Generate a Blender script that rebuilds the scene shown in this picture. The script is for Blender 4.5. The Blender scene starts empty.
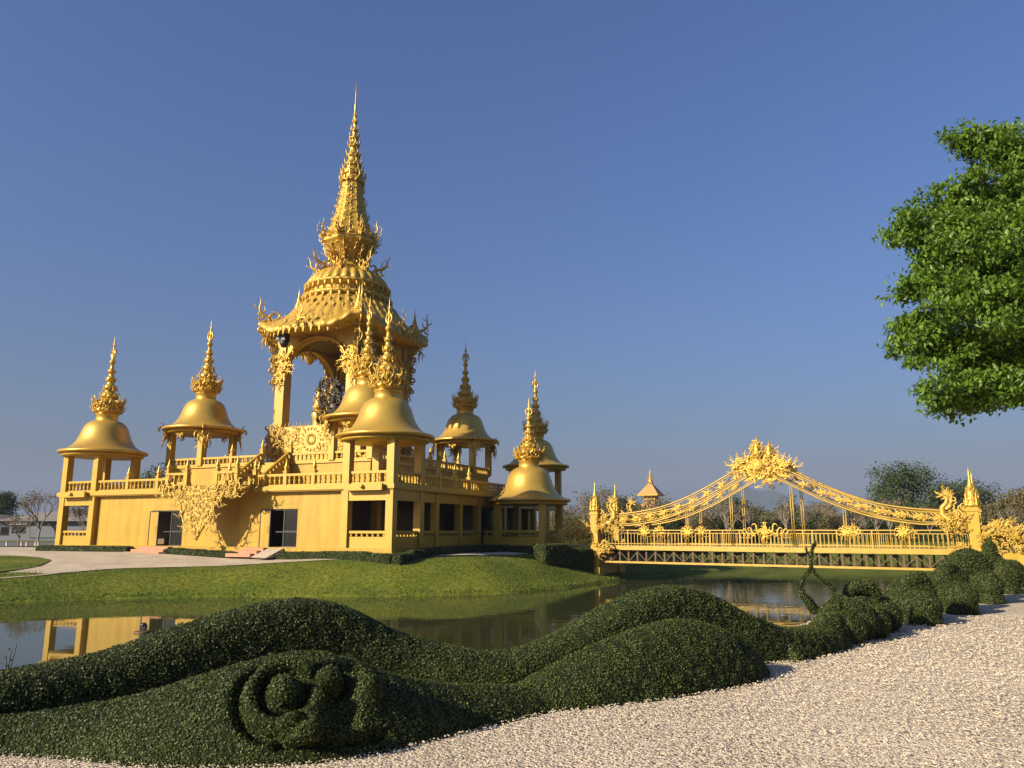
import bpy, math, random
import numpy as np
from mathutils import Vector, Matrix

# ------------------------------------------------------------------ camera, light, exposure
scene = bpy.context.scene
C = scene.collection
PITCH = math.radians(10.75)
cam_d = bpy.data.cameras.new('camera')
cam = bpy.data.objects.new('camera', cam_d)
C.objects.link(cam)
cam_d.sensor_width = 36.0
cam_d.lens = 769.0 / 1024.0 * 36.0
cam_d.clip_start = 0.1
cam_d.clip_end = 30000.0
cam.location = (0, 0, 1.6)
cam.rotation_euler = (math.pi / 2 + PITCH, 0, 0)
scene.camera = cam

SUN_EL = math.radians(24.0)
SUN_H = Vector((-0.835, -0.55, 0)).normalized()          # horizontal direction towards the sun
SUN = Vector((SUN_H.x * math.cos(SUN_EL), SUN_H.y * math.cos(SUN_EL), math.sin(SUN_EL)))
world = bpy.data.worlds.new('World')
scene.world = world
world.use_nodes = True
wn = world.node_tree.nodes
wl = world.node_tree.links
for n in list(wn):
    wn.remove(n)
sky = wn.new('ShaderNodeTexSky')
sky.sky_type = 'NISHITA'
sky.sun_disc = False
sky.sun_elevation = SUN_EL
sky.sun_rotation = math.atan2(SUN_H.x, SUN_H.y)
sky.altitude = 300
sky.air_density = 1.6
sky.dust_density = 4.0
sky.ozone_density = 8.0
bg = wn.new('ShaderNodeBackground')
bg.inputs['Strength'].default_value = 0.062
wo = wn.new('ShaderNodeOutputWorld')
grade = wn.new('ShaderNodeMix'); grade.data_type = 'RGBA'; grade.blend_type = 'MULTIPLY'
grade.inputs[0].default_value = 1.0; grade.inputs[7].default_value = (0.82,0.86,1.14,1)      # clearer, bluer air
wl.new(sky.outputs[0], grade.inputs[6])
wl.new(grade.outputs[2], bg.inputs[0])
wl.new(bg.outputs[0], wo.inputs[0])
sun_d = bpy.data.lights.new('sun', 'SUN')
sun_d.energy = 4.6
sun_d.angle = math.radians(0.5)
sun_d.color = (1.0, 0.88, 0.67)
sun_o = bpy.data.objects.new('sun', sun_d)
C.objects.link(sun_o)
sun_o.rotation_euler = (-SUN).to_track_quat('-Z', 'Y').to_euler()
scene.view_settings.view_transform = 'Standard'
scene.view_settings.look = 'None'
scene.view_settings.exposure = 0.9
scene.view_settings.gamma = 1.0
scene.render.film_transparent = False
try:
    scene.cycles.use_denoising = True
    scene.cycles.max_bounces = 6
    scene.cycles.diffuse_bounces = 3
    scene.cycles.glossy_bounces = 3
    scene.cycles.volume_bounces = 0
except Exception:
    pass

rnd = random.Random(7)
nrs = np.random.RandomState(11)
PI = math.pi

# ------------------------------------------------------------------ helpers
class MB:
    """collects shapes, builds ONE mesh object"""
    def __init__(s):
        s.v = []; s.f = []; s.sm = []; s.n = 0
    def add(s, verts, faces, smooth=False):
        verts = np.asarray(verts, dtype=float).reshape(-1, 3)
        k = s.n
        s.v.append(verts); s.n += len(verts)
        for f in faces:
            s.f.append([i + k for i in f])
        s.sm.extend([smooth] * len(faces))
        return s
    def box(s, x0, x1, y0, y1, z0, z1):
        v = [(x0,y0,z0),(x1,y0,z0),(x1,y1,z0),(x0,y1,z0),(x0,y0,z1),(x1,y0,z1),(x1,y1,z1),(x0,y1,z1)]
        return s.add(v, [(0,3,2,1),(4,5,6,7),(0,1,5,4),(1,2,6,5),(2,3,7,6),(3,0,4,7)])
    def bar(s, a, b, w, h, up=(0,0,1)):
        a = Vector(a); b = Vector(b); d = (b - a).normalized(); u = Vector(up)
        r = d.cross(u)
        if r.length < 1e-4: r = d.cross(Vector((1,0,0)))
        r.normalize(); u = r.cross(d)
        v = []
        for p in (a, b):
            for sx, sz in ((-1,-1),(1,-1),(1,1),(-1,1)):
                v.append(tuple(p + r*(sx*w/2) + u*(sz*h/2)))
        return s.add(v, [(0,1,2,3),(7,6,5,4),(0,4,5,1),(1,5,6,2),(2,6,7,3),(3,7,4,0)])
    def tube(s, pts, rad, seg=6, cap=True, smooth=True):
        v, f = tube_mesh(pts, rad, seg, cap)
        return s.add(v, f, smooth)
    def lathe(s, prof, seg=24, loc=(0,0,0), mod=None, smooth=True, a0=0.0):
        prof = list(prof)
        n = len(prof); v = []
        for r, z in prof:
            for i in range(seg):
                a = a0 + 2*PI*i/seg
                rr = r * (mod(a, z) if mod else 1.0)
                v.append((loc[0]+rr*math.cos(a), loc[1]+rr*math.sin(a), loc[2]+z))
        f = []
        for j in range(n-1):
            for i in range(seg):
                i2 = (i+1) % seg
                f.append((j*seg+i, j*seg+i2, (j+1)*seg+i2, (j+1)*seg+i))
        f.append(tuple(range(seg))[::-1]); f.append(tuple((n-1)*seg+i for i in range(seg)))
        return s.add(v, f, smooth)
    def sphere(s, c, r, seg=14, rings=9, R=None):
        if not hasattr(r, '__len__'): r = (r, r, r)
        v = []; f = []
        for j in range(1, rings):
            t = PI*j/rings
            for i in range(seg):
                a = 2*PI*i/seg
                v.append((r[0]*math.sin(t)*math.cos(a), r[1]*math.sin(t)*math.sin(a), r[2]*math.cos(t)))
        v.append((0,0,r[2])); v.append((0,0,-r[2]))
        T = len(v)-2; B = len(v)-1
        for j in range(rings-2):
            for i in range(seg):
                i2 = (i+1)%seg
                f.append((j*seg+i, (j+1)*seg+i, (j+1)*seg+i2, j*seg+i2))
        for i in range(seg):
            i2 = (i+1)%seg
            f.append((T, i, i2)); f.append((B, (rings-2)*seg+i2, (rings-2)*seg+i))
        v = np.array(v)
        if R is not None: v = v @ np.array(R).T
        return s.add(v + np.array(c), f, True)
    def prism(s, poly, fn, d0, d1):
        """poly: 2-D points, fn(a, b, d) -> 3-D"""
        n = len(poly)
        v = [fn(a, b, d0) for a, b in poly] + [fn(a, b, d1) for a, b in poly]
        f = [tuple(range(n))[::-1], tuple(range(n, 2*n))]
        for i in range(n):
            j = (i+1) % n
            f.append((i, j, n+j, n+i))
        return s.add(v, f)
    def stamp(s, T, o, ex, ey, ez, sc=1.0):
        v, f = T
        M = np.array([ex, ey, ez], dtype=float) * sc
        return s.add(v @ M + np.array(o, dtype=float), f, True)
    def build(s, name, mats, parent=None, loc=None, rotz=None):
        me = bpy.data.meshes.new(name)
        V = np.concatenate(s.v) if s.v else np.zeros((0,3))
        me.from_pydata(V.tolist(), [], s.f)
        me.polygons.foreach_set('use_smooth', s.sm)
        if not isinstance(mats, (list, tuple)): mats = [mats]
        for m in mats: me.materials.append(m)
        me.update()
        o = bpy.data.objects.new(name, me)
        C.objects.link(o)
        if parent: o.parent = parent
        if loc: o.location = loc
        if rotz is not None: o.rotation_euler = (0,0,rotz)
        return o

def tube_mesh(pts, rad, seg=6, cap=True, flat=1.0):
    P = np.asarray(pts, float); n = len(P)
    if not hasattr(rad, '__len__'): rad = [rad]*n
    T = np.gradient(P, axis=0)
    T /= np.maximum(np.linalg.norm(T, axis=1, keepdims=True), 1e-9)
    N = np.cross(T[0], (0,0,1.0))
    if np.linalg.norm(N) < 1e-3: N = np.cross(T[0], (1.0,0,0))
    N /= np.linalg.norm(N)
    v = []
    for i in range(n):
        N = N - T[i]*np.dot(N, T[i]); N /= max(np.linalg.norm(N), 1e-9)
        B = np.cross(T[i], N)
        for k in range(seg):
            a = 2*PI*k/seg
            v.append(P[i] + rad[i]*(math.cos(a)*N + math.sin(a)*B*flat))
    f = []
    for i in range(n-1):
        for k in range(seg):
            k2 = (k+1)%seg
            f.append((i*seg+k, i*seg+k2, (i+1)*seg+k2, (i+1)*seg+k))
    if cap:
        f.append(tuple(range(seg))[::-1]); f.append(tuple((n-1)*seg+k for k in range(seg)))
    return np.array(v), f

def arr_obj(name, V, F, mats, tint=None, midx=None, smooth=False, parent=None):
    """V (n,3); F (m,k) uniform polygons, or list of such arrays"""
    if not isinstance(F, list): F = [F]
    me = bpy.data.meshes.new(name)
    nl = sum(f.size for f in F); nf = sum(len(f) for f in F)
    me.vertices.add(len(V)); me.loops.add(nl); me.polygons.add(nf)
    me.vertices.foreach_set('co', np.ascontiguousarray(V, dtype=np.float32).ravel())
    me.loops.foreach_set('vertex_index', np.concatenate([f.ravel() for f in F]).astype(np.int32))
    st = []; k = 0
    for f in F:
        st.append(k + np.arange(len(f))*f.shape[1]); k += f.size
    me.polygons.foreach_set('loop_start', np.concatenate(st).astype(np.int32))
    if not isinstance(mats, (list, tuple)): mats = [mats]
    for m in mats: me.materials.append(m)
    if midx is not None: me.polygons.foreach_set('material_index', np.asarray(midx, dtype=np.int32))
    if isinstance(smooth, bool): smooth = [smooth]*nf
    me.polygons.foreach_set('use_smooth', np.asarray(smooth, dtype=bool))
    if tint is not None:
        at = me.attributes.new('tint', 'FLOAT', 'FACE')
        at.data.foreach_set('value', np.asarray(tint, dtype=np.float32))
    me.update(calc_edges=True)
    o = bpy.data.objects.new(name, me)
    C.objects.link(o)
    if parent: o.parent = parent
    return o

def thing(name, label, cat, loc=(0,0,0), rotz=0.0, group=None):
    o = bpy.data.objects.new(name, None); C.objects.link(o)
    o.empty_display_size = 0.3
    o.location = loc; o.rotation_euler = (0,0,rotz)
    o['label'] = label; o['category'] = cat
    if group: o['group'] = group
    return o
def tag(o, label, cat, group=None):
    o['label'] = label; o['category'] = cat
    if group: o['group'] = group
    return o
def struct(o, label=None, kind='structure'):
    o['kind'] = kind
    if label: o['label'] = label
    return o
def dup(o, parent=None, loc=None, rotz=None, scale=None):
    r = o.copy(); C.objects.link(r)
    if parent is not None: r.parent = parent
    if loc is not None: r.location = loc
    if rotz is not None: r.rotation_euler = (0,0,rotz)
    if scale is not None: r.scale = scale
    for ch in list(o.children):
        dup(ch, r)
    return r

# ------------------------------------------------------------------ pixel helpers (used only to find real-world positions)
FPX = 769.0
def ray(px, py):
    d = ((px-512)/FPX, 1.0, (384-py)/FPX)
    return Vector((d[0], math.cos(PITCH)-d[2]*math.sin(PITCH), math.sin(PITCH)+d[2]*math.cos(PITCH)))
def at(px, py, Y):
    d = ray(px, py); t = Y/d.y
    return Vector((d.x*t, Y, 1.6+d.z*t))
def on(px, py, z=0.0):
    d = ray(px, py); t = (z-1.6)/d.z
    return Vector((d.x*t, d.y*t, z))

# ------------------------------------------------------------------ materials
def mat(name, base, rough=0.6, metal=0.0, spec=0.5, noise=None, bump=None, tint=None, extra=None):
    """noise=(scale, colour2, amount[, detail]); bump=(scale, strength, distance); tint=(lo, hi) multiplies by face attribute"""
    m = bpy.data.materials.new(name); m.use_nodes = True
    nt = m.node_tree; n = nt.nodes; l = nt.links
    b = n['Principled BSDF']
    b.inputs['Base Color'].default_value = (*base, 1)
    b.inputs['Roughness'].default_value = rough
    b.inputs['Metallic'].default_value = metal
    b.inputs['Specular IOR Level'].default_value = spec
    tc = n.new('ShaderNodeTexCoord')
    src = None
    if noise:
        t = n.new('ShaderNodeTexNoise'); t.inputs['Scale'].default_value = noise[0]
        t.inputs['Detail'].default_value = noise[3] if len(noise) > 3 else 5
        l.new(tc.outputs['Object'], t.inputs['Vector'])
        r = n.new('ShaderNodeMapRange')
        r.inputs[1].default_value = 0.35; r.inputs[2].default_value = 0.65
        r.inputs[3].default_value = 0.0; r.inputs[4].default_value = noise[2]
        l.new(t.outputs['Fac'], r.inputs[0])
        x = n.new('ShaderNodeMix'); x.data_type = 'RGBA'
        x.inputs[6].default_value = (*base, 1); x.inputs[7].default_value = (*noise[1], 1)
        l.new(r.outputs[0], x.inputs[0])
        src = x.outputs[2]
    if tint:
        a = n.new('ShaderNodeAttribute'); a.attribute_name = 'tint'
        r2 = n.new('ShaderNodeMapRange')
        r2.inputs[3].default_value = tint[0]; r2.inputs[4].default_value = tint[1]
        l.new(a.outputs['Fac'], r2.inputs[0])
        mx = n.new('ShaderNodeMix'); mx.data_type = 'RGBA'; mx.blend_type = 'MULTIPLY'
        mx.inputs[0].default_value = 1.0
        mx.inputs[6].default_value = (*base, 1)
        if src: l.new(src, mx.inputs[6])
        l.new(r2.outputs[0], mx.inputs[7])
        src = mx.outputs[2]
    if src: l.new(src, b.inputs['Base Color'])
    if bump:
        t = n.new('ShaderNodeTexNoise'); t.inputs['Scale'].default_value = bump[0]
        t.inputs['Detail'].default_value = 4
        l.new(tc.outputs['Object'], t.inputs['Vector'])
        bp = n.new('ShaderNodeBump'); bp.inputs['Strength'].default_value = bump[1]
        bp.inputs['Distance'].default_value = bump[2]
        l.new(t.outputs['Fac'], bp.inputs['Height'])
        l.new(bp.outputs[0], b.inputs['Normal'])
    if extra: extra(m, n, l, b, tc)
    return m

def leafify(amount, colour):
    def fn(m, n, l, b, tc):
        tr = n.new('ShaderNodeBsdfTranslucent'); tr.inputs[0].default_value = (*colour, 1)
        mx = n.new('ShaderNodeMixShader'); mx.inputs[0].default_value = amount
        out = n['Material Output']
        l.new(b.outputs[0], mx.inputs[1]); l.new(tr.outputs[0], mx.inputs[2])
        l.new(mx.outputs[0], out.inputs[0])
    return fn

M = {}
def tile_joints(m, n, l, b, tc):
    # faint tile joints on the painted walls
    br = n.new('ShaderNodeTexBrick'); br.offset = 0.0
    br.inputs['Scale'].default_value = 1.0
    br.inputs['Brick Width'].default_value = 0.8; br.inputs['Row Height'].default_value = 0.4
    br.inputs['Mortar Size'].default_value = 0.012
    br.inputs['Color1'].default_value = (1,1,1,1); br.inputs['Color2'].default_value = (1,1,1,1)
    br.inputs['Mortar'].default_value = (0.86,0.84,0.8,1)
    mp = n.new('ShaderNodeMapping'); mp.inputs['Rotation'].default_value = (PI/2, 0, 0)
    l.new(tc.outputs['Object'], mp.inputs[0]); l.new(mp.outputs[0], br.inputs['Vector'])
    old = b.inputs['Base Color'].links[0].from_socket
    mx = n.new('ShaderNodeMix'); mx.data_type = 'RGBA'; mx.blend_type = 'MULTIPLY'; mx.inputs[0].default_value = 1.0
    l.new(old, mx.inputs[6]); l.new(br.outputs[0], mx.inputs[7])
    # rain streaks and old stains in the paint
    st = n.new('ShaderNodeTexNoise'); st.inputs['Scale'].default_value = 1.0; st.inputs['Detail'].default_value = 6
    m3 = n.new('ShaderNodeMapping'); m3.inputs['Scale'].default_value = (2.2,2.2,0.22)
    l.new(tc.outputs['Object'], m3.inputs[0]); l.new(m3.outputs[0], st.inputs['Vector'])
    r3 = n.new('ShaderNodeMapRange'); r3.inputs[1].default_value = .38; r3.inputs[2].default_value = .62; r3.inputs[3].default_value = .84; r3.inputs[4].default_value = 1.04
    l.new(st.outputs['Fac'], r3.inputs[0])
    m4 = n.new('ShaderNodeMix'); m4.data_type = 'RGBA'; m4.blend_type = 'MULTIPLY'; m4.inputs[0].default_value = 1.0
    l.new(mx.outputs[2], m4.inputs[6]); l.new(r3.outputs[0], m4.inputs[7]); l.new(m4.outputs[2], b.inputs['Base Color'])
M['wall'] = mat('gold_wall_paint', (0.43,0.264,0.016), 0.5, 0.05, 0.4, noise=(0.9,(0.385,0.220,0.018),0.7), bump=(7,0.15,0.02), extra=tile_joints)
M['trim'] = mat('gold_trim_paint', (0.44,0.270,0.017), 0.45, 0.1, 0.5, noise=(1.7,(0.40,0.226,0.018),0.6), bump=(9,0.1,0.02))
M['orn'] = mat('gold_leaf_ornament', (0.54,0.35,0.052), 0.36, 0.4, 0.5, noise=(3.5,(0.55,0.29,0.03),0.7), bump=(18,0.4,0.02))
M['orn_pale'] = mat('pale_gold_relief', (0.48,0.31,0.042), 0.45, 0.2, 0.5, noise=(3.5,(0.38,0.215,0.025),0.7), bump=(14,0.4,0.02))
M['thatch'] = mat('gold_shingles', (0.56,0.355,0.055), 0.5, 0.3, 0.5, noise=(2.5,(0.43,0.25,0.03),0.9), bump=(9,0.6,0.05))
def brushed(m, n, l, b, tc):
    w = n.new('ShaderNodeTexNoise'); w.inputs['Scale'].default_value = 1.0; w.inputs['Detail'].default_value = 6
    mp = n.new('ShaderNodeMapping'); mp.inputs['Scale'].default_value = (16,16,0.7)
    l.new(tc.outputs['Object'], mp.inputs[0]); l.new(mp.outputs[0], w.inputs['Vector'])
    r = n.new('ShaderNodeMapRange'); r.inputs[3].default_value = 0.30; r.inputs[4].default_value = 0.46
    l.new(w.outputs['Fac'], r.inputs[0]); l.new(r.outputs[0], b.inputs['Roughness'])
    bp = n.new('ShaderNodeBump'); bp.inputs['Strength'].default_value = 0.05; bp.inputs['Distance'].default_value = 0.02
    l.new(w.outputs['Fac'], bp.inputs['Height']); l.new(bp.outputs[0], b.inputs['Normal'])
M['bell'] = mat('satin_gold_metal', (0.61,0.395,0.070), 0.38, 0.5, 0.5, noise=(1.2,(0.53,0.315,0.055),0.8), extra=brushed)
M['bronze'] = mat('dark_bronze', (0.022,0.016,0.011), 0.5, 0.2, 0.4, noise=(4,(0.05,0.033,0.014),0.8))
M['dark'] = mat('dark_glass', (0.012,0.012,0.012), 0.12, 0.0, 0.5)
M['frame'] = mat('black_metal_frame', (0.02,0.02,0.02), 0.45)
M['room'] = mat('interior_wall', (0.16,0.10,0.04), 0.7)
M['terracotta'] = mat('terracotta_step', (0.42,0.17,0.09), 0.75, noise=(5,(0.48,0.25,0.15),0.7))
M['steel'] = mat('gold_steel_paint', (0.44,0.285,0.042), 0.4, 0.2, 0.5, noise=(3,(0.36,0.205,0.03),0.7))
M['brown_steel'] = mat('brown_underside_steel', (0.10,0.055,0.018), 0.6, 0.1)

def grass_mat(m, n, l, b, tc):
    t1 = n.new('ShaderNodeTexNoise'); t1.inputs['Scale'].default_value = 0.35; t1.inputs['Detail'].default_value = 6
    t2 = n.new('ShaderNodeTexNoise'); t2.inputs['Scale'].default_value = 5.0; t2.inputs['Detail'].default_value = 6
    for t in (t1, t2): l.new(tc.outputs['Object'], t.inputs['Vector'])
    r1 = n.new('ShaderNodeMapRange'); r1.inputs[1].default_value = .35; r1.inputs[2].default_value = .68
    l.new(t1.outputs['Fac'], r1.inputs[0])
    mx = n.new('ShaderNodeMix'); mx.data_type = 'RGBA'
    mx.inputs[6].default_value = (0.072,0.102,0.008,1); mx.inputs[7].default_value = (0.150,0.150,0.016,1)
    l.new(r1.outputs[0], mx.inputs[0])
    r2 = n.new('ShaderNodeMapRange'); r2.inputs[1].default_value = .3; r2.inputs[2].default_value = .7
    r2.inputs[3].default_value = .55; r2.inputs[4].default_value = 1.35
    l.new(t2.outputs['Fac'], r2.inputs[0])
    m2 = n.new('ShaderNodeMix'); m2.data_type = 'RGBA'; m2.blend_type = 'MULTIPLY'; m2.inputs[0].default_value = 1
    l.new(mx.outputs[2], m2.inputs[6]); l.new(r2.outputs[0], m2.inputs[7])
    l.new(m2.outputs[2], b.inputs['Base Color'])
    bp = n.new('ShaderNodeBump'); bp.inputs['Strength'].default_value = .8; bp.inputs['Distance'].default_value = .08
    l.new(t2.outputs['Fac'], bp.inputs['Height']); l.new(bp.outputs[0], b.inputs['Normal'])
M['grass'] = mat('grass_turf', (0.09,0.11,0.02), 0.9, 0, 0.15, extra=grass_mat)
M['blade'] = mat('grass_blade', (0.11,0.14,0.02), 0.7, 0, 0.2, tint=(0.55,1.5))

def gravel_mat(m, n, l, b, tc):
    vo = n.new('ShaderNodeTexVoronoi'); vo.inputs['Scale'].default_value = 46.0
    vo2 = n.new('ShaderNodeTexVoronoi'); vo2.inputs['Scale'].default_value = 21.0
    for t in (vo, vo2): l.new(tc.outputs['Object'], t.inputs['Vector'])
    cr = n.new('ShaderNodeValToRGB')
    e = cr.color_ramp.elements
    e[0].position = 0.0; e[0].color = (0.30,0.24,0.17,1); e[1].position = 1.0; e[1].color = (0.70,0.59,0.44,1)
    x = e.new(0.3); x.color = (0.49,0.395,0.28,1)
    x = e.new(0.75); x.color = (0.57,0.465,0.335,1)
    sp = n.new('ShaderNodeSeparateColor'); l.new(vo.outputs['Color'], sp.inputs[0])
    l.new(sp.outputs[0], cr.inputs[0])
    t1 = n.new('ShaderNodeTexNoise'); t1.inputs['Scale'].default_value = 0.5; t1.inputs['Detail'].default_value = 6
    l.new(tc.outputs['Object'], t1.inputs['Vector'])
    r1 = n.new('ShaderNodeMapRange'); r1.inputs[1].default_value = .3; r1.inputs[2].default_value = .7
    r1.inputs[3].default_value = .82; r1.inputs[4].default_value = 1.12
    l.new(t1.outputs['Fac'], r1.inputs[0])
    m2 = n.new('ShaderNodeMix'); m2.data_type = 'RGBA'; m2.blend_type = 'MULTIPLY'; m2.inputs[0].default_value = 1
    l.new(cr.outputs[0], m2.inputs[6]); l.new(r1.outputs[0], m2.inputs[7])
    l.new(m2.outputs[2], b.inputs['Base Color'])
    ad = n.new('ShaderNodeMath'); ad.operation = 'ADD'
    l.new(vo.outputs['Distance'], ad.inputs[0]); l.new(vo2.outputs['Distance'], ad.inputs[1])
    bp = n.new('ShaderNodeBump'); bp.inputs['Strength'].default_value = .55; bp.inputs['Distance'].default_value = .03
    bp.invert = True
    l.new(ad.outputs[0], bp.inputs['Height']); l.new(bp.outputs[0], b.inputs['Normal'])
M['gravel'] = mat('pale_gravel', (0.45,0.37,0.28), 0.85, 0, 0.2, extra=gravel_mat)
M['pebble'] = mat('pebble', (0.56,0.46,0.335), 0.85, 0, 0.2, tint=(0.78,1.10))

def water_mat(m, n, l, b, tc):
    b.inputs['IOR'].default_value = 1.33
    mp = n.new('ShaderNodeMapping'); mp.inputs['Scale'].default_value = (0.55,1.5,1.0)
    l.new(tc.outputs['Object'], mp.inputs[0])
    t1 = n.new('ShaderNodeTexNoise'); t1.inputs['Scale'].default_value = 1.3; t1.inputs['Detail'].default_value = 3
    t2 = n.new('ShaderNodeTexNoise'); t2.inputs['Scale'].default_value = 0.09; t2.inputs['Detail'].default_value = 1
    l.new(mp.outputs[0], t1.inputs['Vector']); l.new(tc.outputs['Object'], t2.inputs['Vector'])
    r = n.new('ShaderNodeMapRange'); r.inputs[1].default_value = .4; r.inputs[2].default_value = .7
    r.inputs[3].default_value = .3; r.inputs[4].default_value = 1.0
    l.new(t2.outputs['Fac'], r.inputs[0])
    sx = n.new('ShaderNodeSeparateXYZ'); l.new(tc.outputs['Object'], sx.inputs[0])
    r3 = n.new('ShaderNodeMapRange'); r3.inputs[1].default_value = -9.0; r3.inputs[2].default_value = 6.0
    r3.inputs[3].default_value = 0.25; r3.inputs[4].default_value = 1.0
    l.new(sx.outputs[0], r3.inputs[0])
    mu = n.new('ShaderNodeMath'); mu.operation = 'MULTIPLY'
    l.new(t1.outputs['Fac'], mu.inputs[0]); l.new(r.outputs[0], mu.inputs[1])
    mu2 = n.new('ShaderNodeMath'); mu2.operation = 'MULTIPLY'
    l.new(mu.outputs[0], mu2.inputs[0]); l.new(r3.outputs[0], mu2.inputs[1])
    bp = n.new('ShaderNodeBump'); bp.inputs['Strength'].default_value = 0.34; bp.inputs['Distance'].default_value = 0.035
    l.new(mu2.outputs[0], bp.inputs['Height']); l.new(bp.outputs[0], b.inputs['Normal'])
M['water'] = mat('pond_water', (0.042,0.044,0.015), 0.02, 0, 0.5, extra=water_mat)
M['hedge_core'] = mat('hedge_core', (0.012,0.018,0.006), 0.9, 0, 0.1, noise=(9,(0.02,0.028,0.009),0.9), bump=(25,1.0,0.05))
M['hedge_leaf'] = mat('hedge_leaf', (0.058,0.070,0.015), 0.5, 0, 0.3, tint=(0.45,1.7), extra=leafify(0.05,(0.06,0.09,0.015)))
M['tree_leaf'] = mat('fresh_tree_leaf', (0.095,0.165,0.018), 0.45, 0, 0.3, tint=(0.4,1.6), extra=leafify(0.28,(0.22,0.34,0.02)))
M['far_leaf'] = mat('far_tree_leaf', (0.055,0.075,0.024), 0.7, 0, 0.2, tint=(0.5,1.5), extra=leafify(0.15,(0.09,0.12,0.03)))
M['dry_leaf'] = mat('dry_olive_leaf', (0.13,0.11,0.045), 0.7, 0, 0.2, tint=(0.5,1.5), extra=leafify(0.15,(0.16,0.13,0.04)))
M['bark'] = mat('grey_bark', (0.16,0.125,0.095), 0.9, 0, 0.1, noise=(3,(0.10,0.08,0.06),0.8))
M['twig'] = mat('pale_twig', (0.25,0.20,0.155), 0.9, 0, 0.1)
M['asphalt'] = mat('asphalt', (0.10,0.095,0.09), 0.9, noise=(2,(0.13,0.12,0.11),0.7))
M['shed_wall'] = mat('grey_blue_wall', (0.13,0.14,0.165), 0.7, noise=(0.8,(0.11,0.115,0.135),0.8))
M['shed_roof'] = mat('weathered_roof_sheet', (0.26,0.215,0.17), 0.7, noise=(0.6,(0.20,0.165,0.13),0.8))
M['white'] = mat('white_paint', (0.75,0.74,0.72), 0.5)
M['orange_roof'] = mat('orange_gold_tiles', (0.55,0.27,0.085), 0.55, 0.05, noise=(2,(0.47,0.22,0.06),0.8))
M['hill'] = mat('forested_hill', (0.035,0.05,0.02), 0.95, 0, 0.1)

# ------------------------------------------------------------------ ornament templates (flat curls in the x-y plane, y up, thickness along z)
def heading_path(L, th, n):
    p = [(0.0, 0.0, 0.0)]
    for i in range(n):
        t = (i+0.5)/n; a = math.radians(th(t))
        p.append((p[-1][0]+L/n*math.cos(a), p[-1][1]+L/n*math.sin(a), 0.0))
    return np.array(p)
def join(ts):
    V = []; F = []; k = 0
    for v, f in ts:
        V.append(v); F += [[i+k for i in q] for q in f]; k += len(v)
    return np.concatenate(V), F
def xf(t, x=0, y=0, rot=0, sc=1, mir=False):
    v = t[0].copy()
    if mir: v[:,0] *= -1
    v *= sc
    c, s_ = math.cos(math.radians(rot)), math.sin(math.radians(rot))
    v = np.column_stack([v[:,0]*c - v[:,1]*s_ + x, v[:,0]*s_ + v[:,1]*c + y, v[:,2]])
    f = [q[::-1] for q in t[1]] if mir else t[1]
    return v, f
def curl(L, th, r0, n=10, p=0.8, bulge=0.0, seg=5, flat=0.75):
    pts = heading_path(L, th, n)
    t = np.linspace(0, 1, n+1)
    r = r0*((1-t)**p + bulge*np.sin(PI*t)) + 0.004
    return tube_mesh(pts, r, seg, True, flat)
T_HOOK = curl(1.0, lambda t: 90 - 40*math.sin(t*5.2+0.4)*(1-0.2*t), 0.072, 11, 0.7, 0.25)          # wavy flame, tip up, height about .9
T_SPIRAL = curl(1.9, lambda t: 80 - 560*t**1.25, 0.075, 17, 0.35, 0.15)                               # volute, about .6 wide
T_COMMA = curl(1.0, lambda t: 110 - 230*t**1.6, 0.10, 9, 0.6, 0.3)
T_SFLAME = curl(1.25, lambda t: 20 + 125*math.sin(PI*min(t*1.25,1.0))-60*t*t+40*t, 0.085, 13, 0.75, 0.2)
T_FLAME = join([T_HOOK, xf(T_COMMA, 0.03, 0.0, -35, 0.42), xf(T_COMMA, -0.03, 0.0, 35, 0.42, True),
                xf(T_HOOK, 0.05, 0.12, -38, 0.42), xf(T_HOOK, -0.05, 0.12, 38, 0.42, True)])
T_LEAF = join([curl(0.9, lambda t: 90, 0.17, 6, 0.8, 0.4, 5, 0.4), xf(T_COMMA, 0, 0.05, -25, 0.5), xf(T_COMMA, 0, 0.05, 25, 0.5, True)])
T_BRANCH = join([T_SFLAME, xf(T_SPIRAL, 0.15, 0.08, -30, 0.33), xf(T_HOOK, 0.3, 0.2, -40, 0.45), xf(T_HOOK, 0.45, 0.45, -10, 0.38),
                 xf(T_SPIRAL, 0.25, 0.28, 70, 0.28, True)])
def kanok():
    th = lambda t: 90 + 52*math.sin(2*PI*1.5*t+0.5)*(1-.45*t)
    sp_ = heading_path(1.25, th, 24); t = np.linspace(0,1,25)
    out = [tube_mesh(sp_, 0.075*((1-t)**.75)+.004, 5, True, .7)]
    for k, (tt, sgn, sc) in enumerate(((.06,1,.5),(.06,-1,.5),(.2,1,.36),(.32,-1,.4),(.46,1,.34),(.58,-1,.3),(.7,1,.26),(.82,-1,.2))):
        i = int(tt*24); a = th(tt)-90
        out.append(xf(T_COMMA if k < 4 else T_HOOK, sp_[i,0], sp_[i,1], a-sgn*48, sc, sgn < 0))
    out.append(xf(T_SPIRAL, .02, 0, -50, .3)); out.append(xf(T_SPIRAL, -.02, 0, 50, .3, True))
    return join(out)
T_KANOK = kanok()
TEMPL = [T_HOOK, T_SPIRAL, T_COMMA, T_FLAME]

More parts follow.
